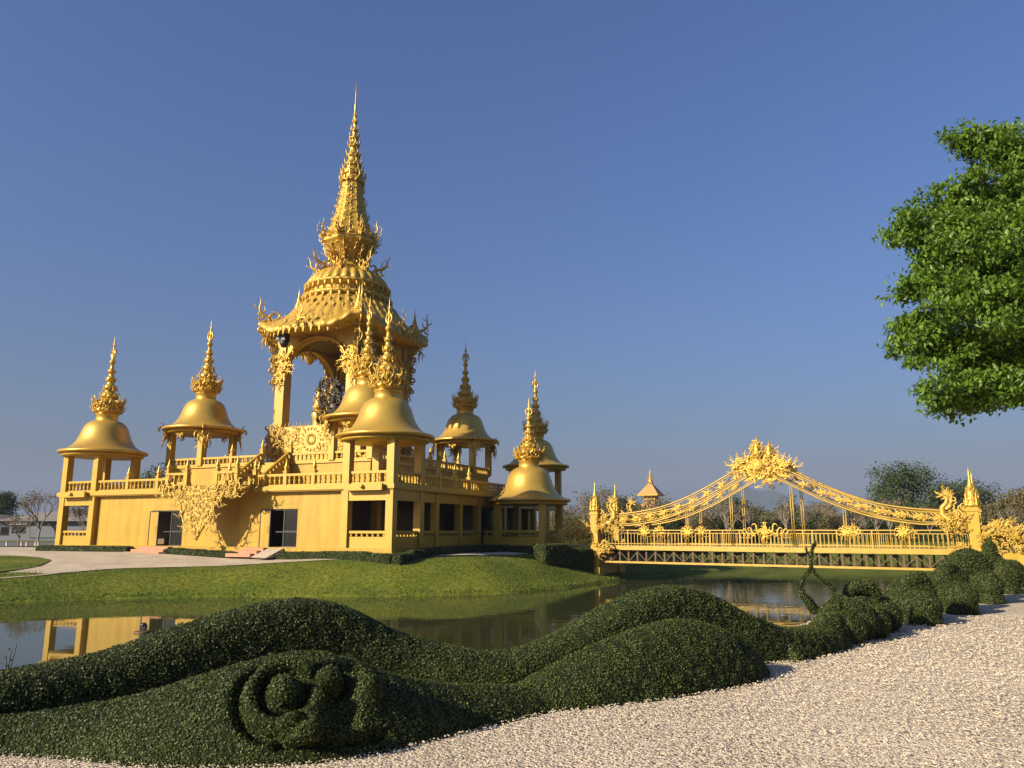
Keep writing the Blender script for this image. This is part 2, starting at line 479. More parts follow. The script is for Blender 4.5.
def frame(normal, up=(0,0,1)):
    ez = np.array(normal, float); ez /= np.linalg.norm(ez)
    ex = np.cross(np.array(up, float), ez); ex /= np.linalg.norm(ex)
    ey = np.cross(ez, ex)
    return ex, ey, ez
def rot2(ex, ey, deg):
    c, s_ = math.cos(math.radians(deg)), math.sin(math.radians(deg))
    return ex*c + ey*s_, -ex*s_ + ey*c
def scroll_mass(mb, o, ex, ey, ez, inside, x0, x1, y0, y1, step, size, rg, depth=0.1, aim=None):
    """fills the 2-D region inside(x, y) of the plane with volutes and flames at different depths"""
    o = np.array(o, float); y = y0
    while y <= y1:
        x = x0
        while x <= x1:
            px = x + rg.uniform(-.4,.4)*step; py = y + rg.uniform(-.4,.4)*step
            if inside(px, py):
                T = rg.choice((T_SPIRAL, T_SPIRAL, T_COMMA, T_HOOK))
                a = aim(px, py) + rg.uniform(-35,35) if aim else rg.uniform(0,360)
                e1, e2 = rot2(ex, ey, a)
                if rg.random() < .5: e1 = -e1
                mb.stamp(T, o + ex*px + ey*py + ez*rg.uniform(0, depth), e1, e2, ez, size*rg.uniform(.7,1.25))
            x += step
        y += step
def ring_of(mb, T, n, r, z, sc, loc=(0,0,0), out=0.0, a0=0.0, mode='tan', lean=0.0):
    """n stamps round a circle. mode tan: flame lies in the tangent plane leaning outwards; rad: flame lies in the radial plane"""
    for k in range(n):
        a = a0 + 2*PI*k/n
        R = np.array((math.cos(a), math.sin(a), 0)); Tn = np.array((-math.sin(a), math.cos(a), 0)); Z = np.array((0,0,1.0))
        o = np.array(loc) + R*r + Z*z
        if mode == 'tan':
            ey = Z*math.cos(lean) + R*math.sin(lean)
            mb.stamp(T, o, Tn, ey, np.cross(Tn, ey), sc)
        else:
            ey = Z*math.cos(lean) + R*math.sin(lean); ex = R*math.cos(lean) - Z*math.sin(lean)
            mb.stamp(T, o, ex, ey, np.cross(ex, ey), sc)

# ------------------------------------------------------------------ terrain, pond, gravel
HAZE = 2.0e-4
WATER_Z = -1.8
far_shore = [(-90,36),(-45,38.5),(-29.1,40.6),(-27.1,42.0),(-23.1,44.2),(-18,45.6),(-12,45.9),(-6.5,46.1),(-0.1,48.3),(3.9,53.0),
             (7.3,58.8),(12.2,66),(17.5,72),(20.8,77),(23.5,81),(30,83),(44,85.5),(75,88)]
near_shore = [(75,80),(42,63),(30,50),(25.5,44.5),(19.5,36),(12.4,28.4),(8.2,22.6),(4.4,17.8),(0.9,13.4),(-3,11.2),(-12,11),(-45,9.5),(-90,8)]
POND = np.array([(x*.893, y*.893) for x, y in far_shore] + [(x*.95, y*.95) for x, y in near_shore], float)
def pond_dist(X, Y):
    """signed distance to the shoreline, positive on land"""
    P = np.stack([X, Y], -1); d = np.full(X.shape, 1e9); ins = np.zeros(X.shape, bool)
    n = len(POND)
    for i in range(n):
        a = POND[i]; b = POND[(i+1)%n]; ab = b-a
        t = np.clip(((P-a)@ab)/(ab@ab), 0, 1)
        q = P - (a + t[...,None]*ab)
        d = np.minimum(d, np.sqrt((q**2).sum(-1)))
        c = ((a[1] > Y) != (b[1] > Y))
        with np.errstate(divide='ignore', invalid='ignore'):
            xx = (b[0]-a[0])*(Y-a[1])/(b[1]-a[1]) + a[0]
        ins ^= c & (X < xx)
    return np.where(ins, -d, d)
def sstep(a, b, x):
    t = np.clip((x-a)/(b-a), 0, 1); return t*t*(3-2*t)
def height(X, Y):
    X = np.asarray(X, float); Y = np.asarray(Y, float)
    d = pond_dist(X, Y)
    farz = np.interp(d, [-30,-3,0,0.12,1.0,2.4,3.8,5.2,7.0,9.5,200], [-4.1,-2.8,-1.9,-1.66,-1.36,-0.78,-0.28,-0.04,0.05,0.09,0.12])
    left = np.interp(d, [-30,-3,0,0.12,1.0,2.0,3.2,6,10,14,200], [-4.1,-2.8,-1.9,-1.66,-1.38,-1.0,-0.64,-0.44,-0.14,0.08,0.12])
    q = sstep(-21, -7, X)
    farz = left*(1-q) + farz*q
    farz = np.where((X > 12), np.interp(d, [-30,0,0.1,4,8,14,200], [-4.1,-1.9,-1.68,-1.1,-0.4,0.2,0.4]), farz)
    nearz = np.interp(d, [-30,-3,0,2.6,3.4,200], [-4.1,-3.0,-1.9,-0.12,-0.02,0.0]) - 0.9*sstep(29, 36, Y)*(d > 0)*np.clip(d/3,0,1)
    w = sstep(26, 38, Y - 0.25*np.clip(X,-200,0) - 1.05*np.clip(X,0,24) + 2.0)
    w = np.where(Y < 60, w*1.0, 1.0)
    side = sstep(0, 1, (Y - np.interp(X, [-90,0,12.5,22.3,28.6,60], [22,25,38,50,54,70]))/4.0)
    z = nearz*(1-side) + farz*side
    z = z + np.where(d > 6, 0.05*np.sin(X*0.21+1)*np.sin(Y*0.17), 0.0)*(Y > 40)
    return z
def hz(x, y): return float(height(np.array([x]), np.array([y]))[0])

def axis(a0, a1, step, outs_lo, outs_hi):
    return np.array(sorted(outs_lo) + list(np.arange(a0, a1+1e-6, step)) + list(outs_hi), float)
xs = axis(-52, 50, 0.6, [-6000,-3000,-1500,-800,-400,-220,-140,-100,-75,-62], [58,70,90,120,180,260,400,800,1500,3000,6000])
ys = axis(4, 96, 0.6, [-60,-30,-12,-4,0], [104,120,150,200,280,400,700,1200,2200,4000,7000])
gx, gy = np.meshgrid(xs, ys)
gz = height(gx, gy)
def grid_faces(nx, ny):
    i = np.arange((nx-1)*(ny-1)); a = (i//(nx-1))*nx + i % (nx-1)
    return np.stack([a, a+1, a+nx+1, a+nx], 1)
ground = arr_obj('ground', np.stack([gx, gy, gz], -1).reshape(-1,3), grid_faces(len(xs), len(ys)), M['grass'], smooth=True)
struct(ground)
wv = MB(); wv.add([(x, y, WATER_Z) for x, y in POND*1.0], [])
# the water sheet is a little larger than the shoreline and runs under the banks
cx, cy = POND.mean(0)
wb = MB(); wb.add([(-95,4,WATER_Z),(80,4,WATER_Z),(80,94,WATER_Z),(-95,94,WATER_Z)], [(0,1,2,3)])
struct(wb.build('water', M['water']))

def sheet(name, X, Y, keep, lift, m):
    """sheet that follows the ground over the kept cells of a grid"""
    Z = height(X, Y) + lift
    F = grid_faces(X.shape[1], X.shape[0])
    F = F[keep.reshape(-1)[F].all(1)]
    V = np.stack([X, Y, Z], -1).reshape(-1,3)
    u, inv = np.unique(F, return_inverse=True)
    return struct(arr_obj(name, V[u], inv.reshape(F.shape), m, smooth=True))
gX, gY = np.meshgrid(np.arange(-40, 44, 0.3), np.arange(-8, 33, 0.3))
sheet('gravel', gX, gY, (pond_dist(gX, gY) > 2.3), 0.02, M['gravel'])

def resample(pl, n):
    pl = np.array(pl, float); s = np.r_[0, np.cumsum(np.linalg.norm(np.diff(pl, axis=0), axis=1))]
    t = np.linspace(0, s[-1], n); return np.column_stack([np.interp(t, s, pl[:,0]), np.interp(t, s, pl[:,1])])
def smooth_pl(pl, it=3):
    pl = np.array(pl, float)
    for _ in range(it):
        q = [pl[0]]
        for a, b in zip(pl[:-1], pl[1:]): q += [a*.75+b*.25, a*.25+b*.75]
        q.append(pl[-1]); pl = np.array(q)
    return pl
def ground_hit(px, py):
    d = ray(px, py); lo = 5.0
    for k in range(4000):
        t = 20 + k*0.05; p = Vector((d.x*t, d.y*t, 1.6+d.z*t))
        if pond_dist(np.array([p.x]), np.array([p.y]))[0] > 0 and p.y > 36 and p.z <= hz(p.x, p.y): return p
    return p
def strip(name, lo, hi, lift, m, rows=22, cols=260):
    A = resample(smooth_pl(lo), cols); B = resample(smooth_pl(hi), cols)
    t = np.linspace(0, 1, rows)[:,None,None]
    G = A[None]*(1-t) + B[None]*t
    X, Y = G[...,0], G[...,1]
    return sheet(name, X, Y, np.ones(X.shape, bool), lift, m)
lower = [ground_hit(px, py) for px, py in [(-120,586),(-40,582),(0,579),(60,575),(110,569),(170,567.5),(230,566),(325,560.5),(400,558.5),(500,555.5)]]
lower = [(p.x, p.y) for p in lower] + [(0.5,52.5),(1.2,54.5)]
upper = [(-80,70),(-48,70),(-40,66),(-30,62),(-20,57),(-10,53.5),(-6,50),(-3.5,51.5),(-1.5,53.5),(0.2,56)]
strip('gravel_drive', lower, upper, 0.035, M['gravel'])
isl_lo = [ground_hit(px, py) for px, py in [(-90,577),(-30,575),(0,573),(25,570),(40,566.5),(50,562)]]
isl_hi = [ground_hit(px, py) for px, py in [(-90,559),(-30,557.5),(0,556.5),(20,557),(35,558),(50,560.5)]]
strip('lawn_island', [(p.x,p.y) for p in isl_lo], [(p.x,p.y) for p in isl_hi], 0.07, M['grass'], 10, 80)
rX, rY = np.meshgrid(np.arange(-150, -30, 2.0), np.arange(71, 99, 1.0))
sheet('road', rX, rY, np.ones(rX.shape, bool), 0.05, M['asphalt'])

# pebbles lying on the near gravel, too many to count
def pebbles(n):
    # denser close to the camera
    Y = 4.6*np.exp(nrs.rand(n)*math.log(15/4.6)); X = (nrs.rand(n)*2-1)*(Y*0.72+0.6)
    k = pond_dist(X, Y) > 2.6
    X, Y = X[k], Y[k]; n = len(X)
    s = (0.004 + 0.006*nrs.rand(n)**2)*np.clip(Y/6, 1, 1.8)
    base = np.array([(1,0,0),(-1,0,0),(0,1,0),(0,-1,0),(0,0,1),(0,0,-.6)], float)
    F0 = np.array([(0,2,4),(2,1,4),(1,3,4),(3,0,4),(2,0,5),(1,2,5),(3,1,5),(0,3,5)])
    V = base[None]*(0.65+0.7*nrs.rand(n,6,1))
    a = nrs.rand(n)*6.283; c, q = np.cos(a), np.sin(a)
    x = V[...,0]*1.2*c[:,None]-V[...,1]*q[:,None]; y = V[...,0]*1.2*q[:,None]+V[...,1]*c[:,None]
    V = np.stack([x, y, V[...,2]*0.7], -1)*s[:,None,None]
    V[...,0] += X[:,None]; V[...,1] += Y[:,None]; V[...,2] += 0.02+s[:,None]*0.3
    F = (F0[None]+6*np.arange(n)[:,None,None]).reshape(-1,3)
    return struct(arr_obj('pebbles', V.reshape(-1,3), F, M['pebble'], tint=np.repeat(nrs.rand(n),8)), 'loose pale pebbles covering the gravel yard', 'stuff')
pebbles(95000)

def grass_blades(n):
    X = nrs.rand(n)*60-40; Y = 33+nrs.rand(n)*32
    d = pond_dist(X, Y); X, Y, d = X[(d>0.05)&(d<5.5)], Y[(d>0.05)&(d<5.5)], d[(d>0.05)&(d<5.5)]
    # a shaggier fringe at the waterline
    m = len(X)//3; i = nrs.randint(0, len(X), m)
    n = len(X); h = 0.025+0.045*nrs.rand(n); h[d<0.5] *= 1.8
    Z = height(X, Y)
    a = nrs.rand(n)*6.283; w = 0.010+0.012*nrs.rand(n)
    V = np.zeros((n,3,3))
    V[:,0] = np.stack([X-w*np.cos(a), Y-w*np.sin(a), Z-.02], -1)
    V[:,1] = np.stack([X+w*np.cos(a), Y+w*np.sin(a), Z-.02], -1)
    V[:,2] = np.stack([X+(nrs.rand(n)-.5)*.12, Y+(nrs.rand(n)-.5)*.12, Z+h], -1)
    return struct(arr_obj('grass', V.reshape(-1,3), np.arange(3*n).reshape(-1,3), M['blade'], tint=nrs.rand(n)), 'short green grass on the pond bank', 'stuff')
grass_blades(260000)

# far hills
hb = MB()
def hill(cx, cy, w, h, dpt, seed):
    r = np.random.RandomState(seed); n = 60
    X, Y = np.meshgrid(np.linspace(-1,1,n), np.linspace(-1,1,14))
    Z = h*np.clip(1-np.abs(X)**1.7,0,1)*np.clip(1-np.abs(Y)**2,0,1)*(0.75+0.25*np.sin(X*7+seed)+0.12*np.sin(X*19+2*seed)) - 6
    V = np.stack([cx+X*w, cy+Y*dpt, Z], -1).reshape(-1,3)
    hb.add(V, grid_faces(n,14).tolist(), True)
hill(1450, 5200, 1100, 330, 500, 1); hill(3400, 5600, 1500, 300, 500, 4); hill(-600, 5800, 1600, 150, 400, 2)
struct(hb.build('hills', M['hill']))

# thin even haze over the whole place: far trees and hills fade in it
hz_m = bpy.data.materials.new('haze_air'); hz_m.use_nodes = True
_n = hz_m.node_tree.nodes; _n.remove(_n['Principled BSDF'])
_v = _n.new('ShaderNodeVolumePrincipled'); _v.inputs['Color'].default_value = (0.42,0.50,0.66,1); _v.inputs['Density'].default_value = HAZE; _v.inputs['Anisotropy'].default_value = 0.0
hz_m.node_tree.links.new(_v.outputs[0], _n['Material Output'].inputs['Volume'])
hz_b = MB(); hz_b.box(-5900,5900,-55,6900,-9,420)
if HAZE > 0: struct(hz_b.build('haze', hz_m), None, 'stuff')

# ------------------------------------------------------------------ golden temple hall
PHI = math.radians(23.79)
GZ = 0.5
hall = thing('temple_hall', 'golden temple hall with bell-roofed corner pavilions and a tall ornate central spire', 'temple', (-14.45,65.0,GZ), -PHI)
HO, HI, CS = 12.63, 7.73, 1.6       # ground tower centres, upper tower centres, half column spacing
Z1, Z2 = 3.85, 5.75                 # first floor, upper terrace
LIP1, LIP2, LIP6 = 6.76, 8.81, 3.16
rg = random.Random(3)
def part(mb, name, m, parent=hall): return mb.build(name, m, parent)

# bell roof + spire, built once
def bell_mesh(r=3.1):
    b = MB()
    k = r/3.1
    b.lathe([(0.2,-0.02),(2.9*k,-0.02),(3.06*k,0.0),(3.1*k,0.05),(3.1*k,0.13),(3.04*k,0.19),(2.86*k,0.22),(2.66*k,0.28),(2.40*k,0.42),(2.17*k,0.62),(1.97*k,0.9),
             (1.81*k,1.22),(1.70*k,1.55),(1.61*k,1.82),(1.50*k,2.06),(1.35*k,2.27),(1.16*k,2.42),(0.98*k,2.51),(0.86,2.55),(0.79,2.56),(0.77,2.62),(0.76,3.0),(0.82,3.03),(0.82,3.1),(0.3,3.12)], 56)
    return b
def spire_mesh(rg, H=1.0):
    b = MB()
    b.lathe([(0.82,0),(0.86,0.08),(0.98,0.14),(1.0,0.3),(0.9,0.36),(0.84,0.42),(0.95,0.5),(1.02,0.72),(0.98,0.86),(0.86,0.95),(0.74,1.0),(0.66,1.12),
             (0.52,1.2),(0.58,1.28),(0.6,1.45),(0.5,1.6),(0.38,1.7),(0.34,1.86),(0.42,1.92),(0.44,2.1),(0.35,2.26),(0.27,2.34),(0.24,2.52),(0.32,2.6),(0.33,2.76),
             (0.25,2.9),(0.19,2.98),(0.18,3.2),(0.25,3.27),(0.24,3.42),(0.17,3.52),(0.13,3.7),(0.14,3.95),(0.24,4.02),(0.2,4.16),(0.12,4.28),(0.10,4.6),(0.07,5.0),(0.03,5.9),(0.004,6.35)], 20)
    for n, r, z, sc, lean in ((12,1.0,0.1,0.7,0.5),(12,1.02,0.55,0.95,0.22),(10,0.6,1.2,0.62,0.25),(8,0.42,1.85,0.5,0.28),(7,0.32,2.55,0.44,0.25),(6,0.24,3.22,0.38,0.2),(5,0.17,3.98,0.32,0.15)):
        ring_of(b, T_FLAME, n, r, z, sc, lean=lean, a0=rg.random())
        ring_of(b, T_LEAF, n, r*1.0, z-0.03, sc*0.55, lean=-0.1+0.5, a0=rg.random()+0.3)
    ring_of(b, T_SFLAME, 10, 0.98, 0.35, 0.75, mode='rad', lean=-0.1, a0=0.2); ring_of(b, T_BRANCH, 8, 0.9, 0.75, 0.7, mode='rad', lean=-0.2, a0=0.5); ring_of(b, T_SFLAME, 6, 0.3, 2.5, 0.4, mode='rad', a0=0.1)
    ring_of(b, T_SFLAME, 6, 0.52, 1.75, 0.42, mode='rad', a0=0.5)
    # open volute ring near the tip
    t = np.linspace(0, 2*PI, 17)
    b.tube(np.column_stack([0.27*np.cos(t)*0.917, -0.21*np.sin(t*0+0)*0 - 0.27*np.cos(t)*0.40, 4.75+0.34*np.sin(t)]), 0.065, 6, False)
    ring_of(b, T_HOOK, 5, 0.14, 4.75, 0.5, lean=0.1); ring_of(b, T_HOOK, 4, 0.1, 5.3, 0.35, lean=0.1)
    return b
bell_o = None
def bell_roof(u, w, z, spire_scale=1.0, rot=0.0):
    global bell_o
    if bell_o is None:
        bell_o = bell_mesh().build('bell_roof', M['bell'], hall, (u,w,z), rot)
        s = spire_mesh(rg).build('spire', M['orn'], bell_o, (0,0,3.1))
        return bell_o
    o = dup(bell_o, hall, (u,w,z), rot)
    for c in o.children: c.scale = (1,1,spire_scale)
    return o

def col_mesh(h, w=0.44):
    b = MB(); a = w/2
    b.box(-a,a,-a,a,0,h)
    b.box(-a-.05,a+.05,-a-.05,a+.05,0.0,0.12) if h > 20 else None
    return b
col_cache = {}
def column(u, w, z0, z1, wd=0.44, name='column'):
    k = (round(z1-z0,3), wd)
    if k not in col_cache:
        col_cache[k] = col_mesh(z1-z0, wd).build(name, M['trim'], hall, (u,w,z0)); return col_cache[k]
    return dup(col_cache[k], hall, (u,w,z0))

BAL = [(0.075,0.0),(0.105,0.05),(0.065,0.12),(0.115,0.24),(0.06,0.36),(0.105,0.41),(0.075,0.46)]
def finial_post(u, w, z, h=1.0, parent=hall, fin=True):
    k = ('post', h, fin)
    if k not in col_cache:
        b = MB(); b.box(-.13,.13,-.13,.13,0,h); b.box(-.17,.17,-.17,.17,h,h+.07)
        o = b.build('balustrade_post', M['trim'], parent, (u,w,z))
        if fin:
            f = MB(); f.lathe([(.12,0),(.15,.05),(.09,.1),(.15,.18),(.16,.26),(.09,.36),(.1,.41),(.06,.5),(.06,.56),(.03,.68),(.003,.86)], 10)
            ring_of(f, T_LEAF, 4, .1, .16, .26, lean=.3)
            f.build('post_finial', M['orn'], o, (0,0,h+.07))
        col_cache[k] = o; return o
    return dup(col_cache[k], parent, (u,w,z))
def balustrade(a, b, z, h=0.75, solid=0.0, thick=0.16, gap=0.37, name='balustrade', parent=hall, post=0.0, zb=None):
    """from (u,w) a to b; zb: floor height at b when it slopes"""
    A = Vector((a[0],a[1],z)); B = Vector((b[0],b[1],z if zb is None else zb)); Zv = Vector((0,0,1))
    m = MB(); L = (B-A).length
    def seg(z0, z1, th): m.bar(A+Zv*(z0+z1)/2, B+Zv*(z0+z1)/2, th, z1-z0)
    if solid > 0: seg(0, solid, thick)
    seg(solid, solid+0.10, thick*1.15)
    seg(h-0.15, h, thick*1.45)
    hb = h-0.15-solid-0.10
    n = max(1, int(L/gap))
    for i in range(n):
        p = A + (B-A)*((i+.5)/n) + Zv*(solid+0.10)
        m.lathe([(r*1.0, zz*hb/0.46) for r, zz in BAL], 7, tuple(p))
    o = part(m, name, M['trim'], parent)
    if post:
        k = max(1, int(round(L/post)))
        for i in range(1, k):
            p = A + (B-A)*(i/k); finial_post(p.x, p.y, p.z, h+0.1)
    return o

# --- ground floor walls (each facade a part), floors, slabs
F0 = HO + CS            # 14.23 facade line
fw = MB()               # front wall with two door openings
DZ = 2.42
DOORS = [(-5.4,-2.4),(4.35,7.25)]
xsw = [-10.85, DOORS[0][0], DOORS[0][1], DOORS[1][0], DOORS[1][1], 10.85]
for i in (0,2,4): fw.box(xsw[i], xsw[i+1], -F0+.12, -F0+.42, 0, Z1-.36)
for d in DOORS: fw.box(d[0], d[1], -F0+.12, -F0+.42, DZ, Z1-.36)
part(fw, 'front_wall', M['wall'])
sw = MB()
sw.box(-F0+.1,-F0+.4,-10.85,10.85,0,Z1-.36); sw.box(-10.85,10.85,F0-.42,F0-.12,0,Z1-.36)
part(sw, 'rear_wall', M['wall'])
iw = MB()
for a, b in ((-10.8,-6.2),(-4.6,-1.6),(1.6,4.4),(6.0,10.8)): iw.box(10.6,10.9,a,b,0,Z1-.36)
iw.box(10.6,10.9,-10.8,10.8,2.5,Z1-.361)
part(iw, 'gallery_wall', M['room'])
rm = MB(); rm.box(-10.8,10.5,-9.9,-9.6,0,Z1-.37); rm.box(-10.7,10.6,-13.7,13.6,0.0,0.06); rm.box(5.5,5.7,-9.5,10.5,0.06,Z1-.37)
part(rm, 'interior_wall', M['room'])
sl = MB()
S = F0 + .32
sl.box(-S,S,-S,S,Z1-.36,Z1)
sl.box(-S-.08,S+.08,-S-.08,S+.08,Z1-.3,Z1-.06)
part(sl, 'terrace_floor', M['trim'])
bs = MB()
bs.box(-F0-.3,F0+.3,-F0-.3,F0+.3,-.5,0.04)
part(bs, 'base_plinth', M['wall'])
# right-hand gallery: columns, lintel, low walls with balusters
gy_ = [-8.6,-5.2,-2.3,2.3,5.2,8.6]
for w in gy_: column(F0-.22, w, 0, Z1-.36)
lt = MB(); lt.box(F0-.42,F0-.04,-10.9,10.9,2.85,Z1-.362); part(lt, 'gallery_lintel', M['trim'])
ww = [-11.0]+gy_+[11.0]
for a, b in zip(ww[:-1], ww[1:]):
    if abs(a+b) > .1: balustrade((F0-.2,a+.22),(F0-.2,b-.22),0,1.05,.6)
# --- ground towers at three corners in view and the hidden rear one
def ground_tower(su, sw_, spire=1.0):
    cu, cw = su*HO, sw_*HO
    for a in (-1,1):
        for b in (-1,1):
            column(cu+a*CS, cw+b*CS, 0, Z1-.36, .5); column(cu+a*CS, cw+b*CS, Z1, LIP1, .5)
    lt = MB()
    for s_ in (su,):
        lt.box(cu+s_*CS-.2, cu+s_*CS+.2, cw-CS+.25, cw+CS-.25, 2.85, Z1-.361)
    lt.box(cu-CS+.25, cu+CS-.25, cw+sw_*CS-.2, cw+sw_*CS+.2, 2.85, Z1-.361)
    part(lt, 'tower_lintel', M['trim'])
    pl = MB(); pl.lathe([(.3,-.24),(2.75,-.24),(2.8,-.2),(2.8,-.02),(.3,-.02)], 40, (cu,cw,LIP1)); part(pl, 'roof_ceiling', M['trim'])
    g = CS-.25
    for zz, so, hh in ((0,.6,1.05),(Z1,.0,.78)):
        balustrade((cu-g,cw+sw_*CS),(cu+g,cw+sw_*CS),zz,hh,so)
        balustrade((cu+su*CS,cw-g),(cu+su*CS,cw+g),zz,hh,so)
    # little floodlight ledge on the outer faces
    bx = MB(); bx.box(cu-g, cu+g, cw+sw_*(CS+.62)-.1, cw+sw_*(CS+.62)+.1, Z1-.42, Z1-.02); bx.box(cu-g,cu+g,min(cw+sw_*(CS+.3),cw+sw_*(CS+.6)),max(cw+sw_*(CS+.3),cw+sw_*(CS+.6)),Z1-.4,Z1-.3)
    part(bx, 'planter_ledge', M['trim'])
    fl = MB(); fl.sphere((cu, cw+sw_*(CS+.8), Z1-.2), .13, 10, 7); fl.box(cu-.04,cu+.04,cw+sw_*(CS+.76)-.08,cw+sw_*(CS+.76)+.08,Z1-.3,Z1-.18); part(fl, 'floodlight', M['orn'])
    bell_roof(cu, cw, LIP1, spire, rg.random())
ground_tower(-1,-1); ground_tower(1,-1); ground_tower(1,1); ground_tower(-1,1)
# first-floor balustrades between the towers
balustrade((-10.7,-F0),(-2.0,-F0),Z1,.78,0,post=2.5)
balustrade((4.05,-F0),(10.7,-F0),Z1,.78,0,post=2.5)
balustrade((F0,-10.7),(F0,-1.9),Z1,.78,0,post=2.5); balustrade((F0,1.9),(F0,10.7),Z1,.78,0,post=2.5); balustrade((F0,-1.8),(F0,1.8),Z1,.78,0)
balustrade((-F0,-10.7),(-F0,10.7),Z1,.78,0,post=2.7); balustrade((-10.7,F0),(10.7,F0),Z1,.78,0,post=2.7)

# --- doors and steps
for u0, u1 in DOORS:
    d = MB(); w = -F0+.26
    for a, b in ((u0,u0+.07),(u1-.07,u1),((u0+u1)/2+.28,(u0+u1)/2+.36)): d.box(a,b,w-.05,w+.05,0,DZ)
    d.box(u0+.07,u1-.07,w-.045,w+.045,DZ-.08,DZ)
    door = part(d, 'door', M['frame'])
    g = MB(); g.box((u0+u1)/2+.36,u1-.07,w-.015,w+.015,1.05,DZ-.08); g.box((u0+u1)/2+.36,u1-.07,w-.015,w+.015,.1,.95); g.build('glass_pane', M['dark'], door)
    r = MB(); r.box((u0+u1)/2+.36,u1-.07,w-.04,w+.04,.95,1.05); r.box((u0+u1)/2-.35,(u0+u1)/2+.28,w-.03,w+.03,.95,1.02); r.box((u0+u1)/2+.36,u1-.07,w-.04,w+.04,0.02,.1); r.build('door_rail', M['frame'], door)
    # leaf folded open against the wall on the left, its yellow face to the pond
    lf = MB(); lf.box(u0+.12,u0+.86,w-.32,w-.27,.05,DZ-.1); ob = lf.build('door_leaf', M['wall'], door)
    lb = MB()
    for a, b in ((u0+.06,u0+.12),(u0+.86,u0+.92)): lb.box(a,b,w-.34,w-.25,.02,DZ-.04)
    lb.box(u0+.12,u0+.86,w-.335,w-.255,DZ-.1,DZ-.04); lb.box(u0+.12,u0+.86,w-.335,w-.255,0.02,.05); lb.build('leaf_frame', M['frame'], door)
    hd = MB(); hd.tube([(u0+.78,w-.36,.95),(u0+.78,w-.42,1.0),(u0+.78,w-.42,1.3),(u0+.78,w-.36,1.35)], .018, 6); hd.build('handle', M['steel'], door)
for k, (u0, u1) in enumerate(DOORS):
    s_ = MB()
    for i in range(3):
        ofs = -.35*i
        s_.box(u0-.1-.25*i if k == 0 else u0-.55-.4*i, u1-.35 if k == 0 else u0+1.0-.2*i, -F0-.32-.36*(i+1), -F0-.32-.36*i, -.55, 0.0-.17*i)
    st = part(s_, 'entrance_steps', M['terracotta'])
    if k == 1:
        rp = MB(); rp.prism([(-F0-.33,-.02),(-F0-1.9,-.55),(-F0-.33,-.55)], lambda a, b, d: (d, a, b), u0+1.1, u0+2.3); part(rp, 'ramp', M['gravel'])
# --- balcony with hanging relief
UC = 0.8
bp = MB(); bp.box(UC-3.0,UC+3.0,-F0-1.75,-F0-.33,Z1-.34,Z1-.03); part(bp, 'balcony_floor', M['trim'])
for a, b in ((UC-2.95,UC-1.3),(UC+1.3,UC+2.95)):
    balustrade((a,-F0-1.65),(b,-F0-1.65),Z1,.95,.25); finial_post(a,-F0-1.65,Z1,1.05); finial_post(b,-F0-1.65,Z1,1.05)
balustrade((UC-2.95,-F0-1.5),(UC-2.95,-F0-.1),Z1,.78); balustrade((UC+2.95,-F0-1.5),(UC+2.95,-F0-.1),Z1,.78)
finial_post(UC-2.95,-F0,Z1,1.05); finial_post(UC+2.95,-F0,Z1,1.05)
rel = MB(); ex, ey, ez = frame((0,-1,0)); ro = (UC,-F0-1.8,Z1)
bk = [(-1.4,.05),(1.4,.05),(1.35,-1.3),(1.1,-1.85),(.75,-2.3),(.3,-2.9),(0,-3.4),(-.3,-2.9),(-.75,-2.3),(-1.1,-1.85),(-1.35,-1.3)]
rel.prism(bk, lambda a, b, d: (ro[0]+a, ro[1]+d, ro[2]+b), 0.0, 0.16)
def in_shield(x, y): return -3.4 < y < .1 and abs(x) < (1.4 if y > -1.3 else 1.4*(y+3.5)/2.2)
scroll_mass(rel, ro, ex, ey, ez, in_shield, -1.4, 1.4, -3.4, .1, .17, .31, rg, .07)
for sx in (-1,1):
    # S flames along both edges and the wings at either side of the balcony
    for yy, a, sc in ((-.8,-70,.75),(-1.4,-60,.8),(-2.0,-75,.7),(-2.5,-95,.6)):
        e1, e2 = rot2(ex, ey, sx*a); rel.stamp(T_BRANCH, np.array(ro)+ex*sx*(1.3+.42*(yy+1.1))+ey*(yy-.2)+ez*.05, e1*sx, e2, ez, sc*1.15)
    for x_, y_, a, sc in ((1.3,-.3,-75,1.0),(1.7,-.7,-85,1.0),(2.3,-.5,-60,1.0),(2.9,-.55,-45,1.05),(3.3,-.2,-25,.9),(2.0,.1,-50,.9),(2.6,.2,-35,.9)):
        e1, e2 = rot2(ex, ey, sx*a); rel.stamp(T_BRANCH, np.array(ro)+ex*sx*x_+ey*y_+ez*.04, e1*sx, e2, ez, sc)
    scroll_mass(rel, ro, ex, ey, ez, lambda x, y: 1.3 < sx*x < 3.3 and -.95+.12*(sx*x) < y < .12, -3.3, 3.3, -1, .3, .18, .33, rg, .1)
rel.prism([(1.3,-.8),(3.1,-.55),(3.2,.0),(1.3,.05)], lambda a, b, d: (ro[0]+a, ro[1]+d+.05, ro[2]+b), 0.0, 0.1)
rel.prism([(-1.3,.05),(-3.2,.0),(-3.1,-.55),(-1.3,-.8)], lambda a, b, d: (ro[0]+a, ro[1]+d+.05, ro[2]+b), 0.0, 0.1)
part(rel, 'hanging_relief', M['orn_pale'])

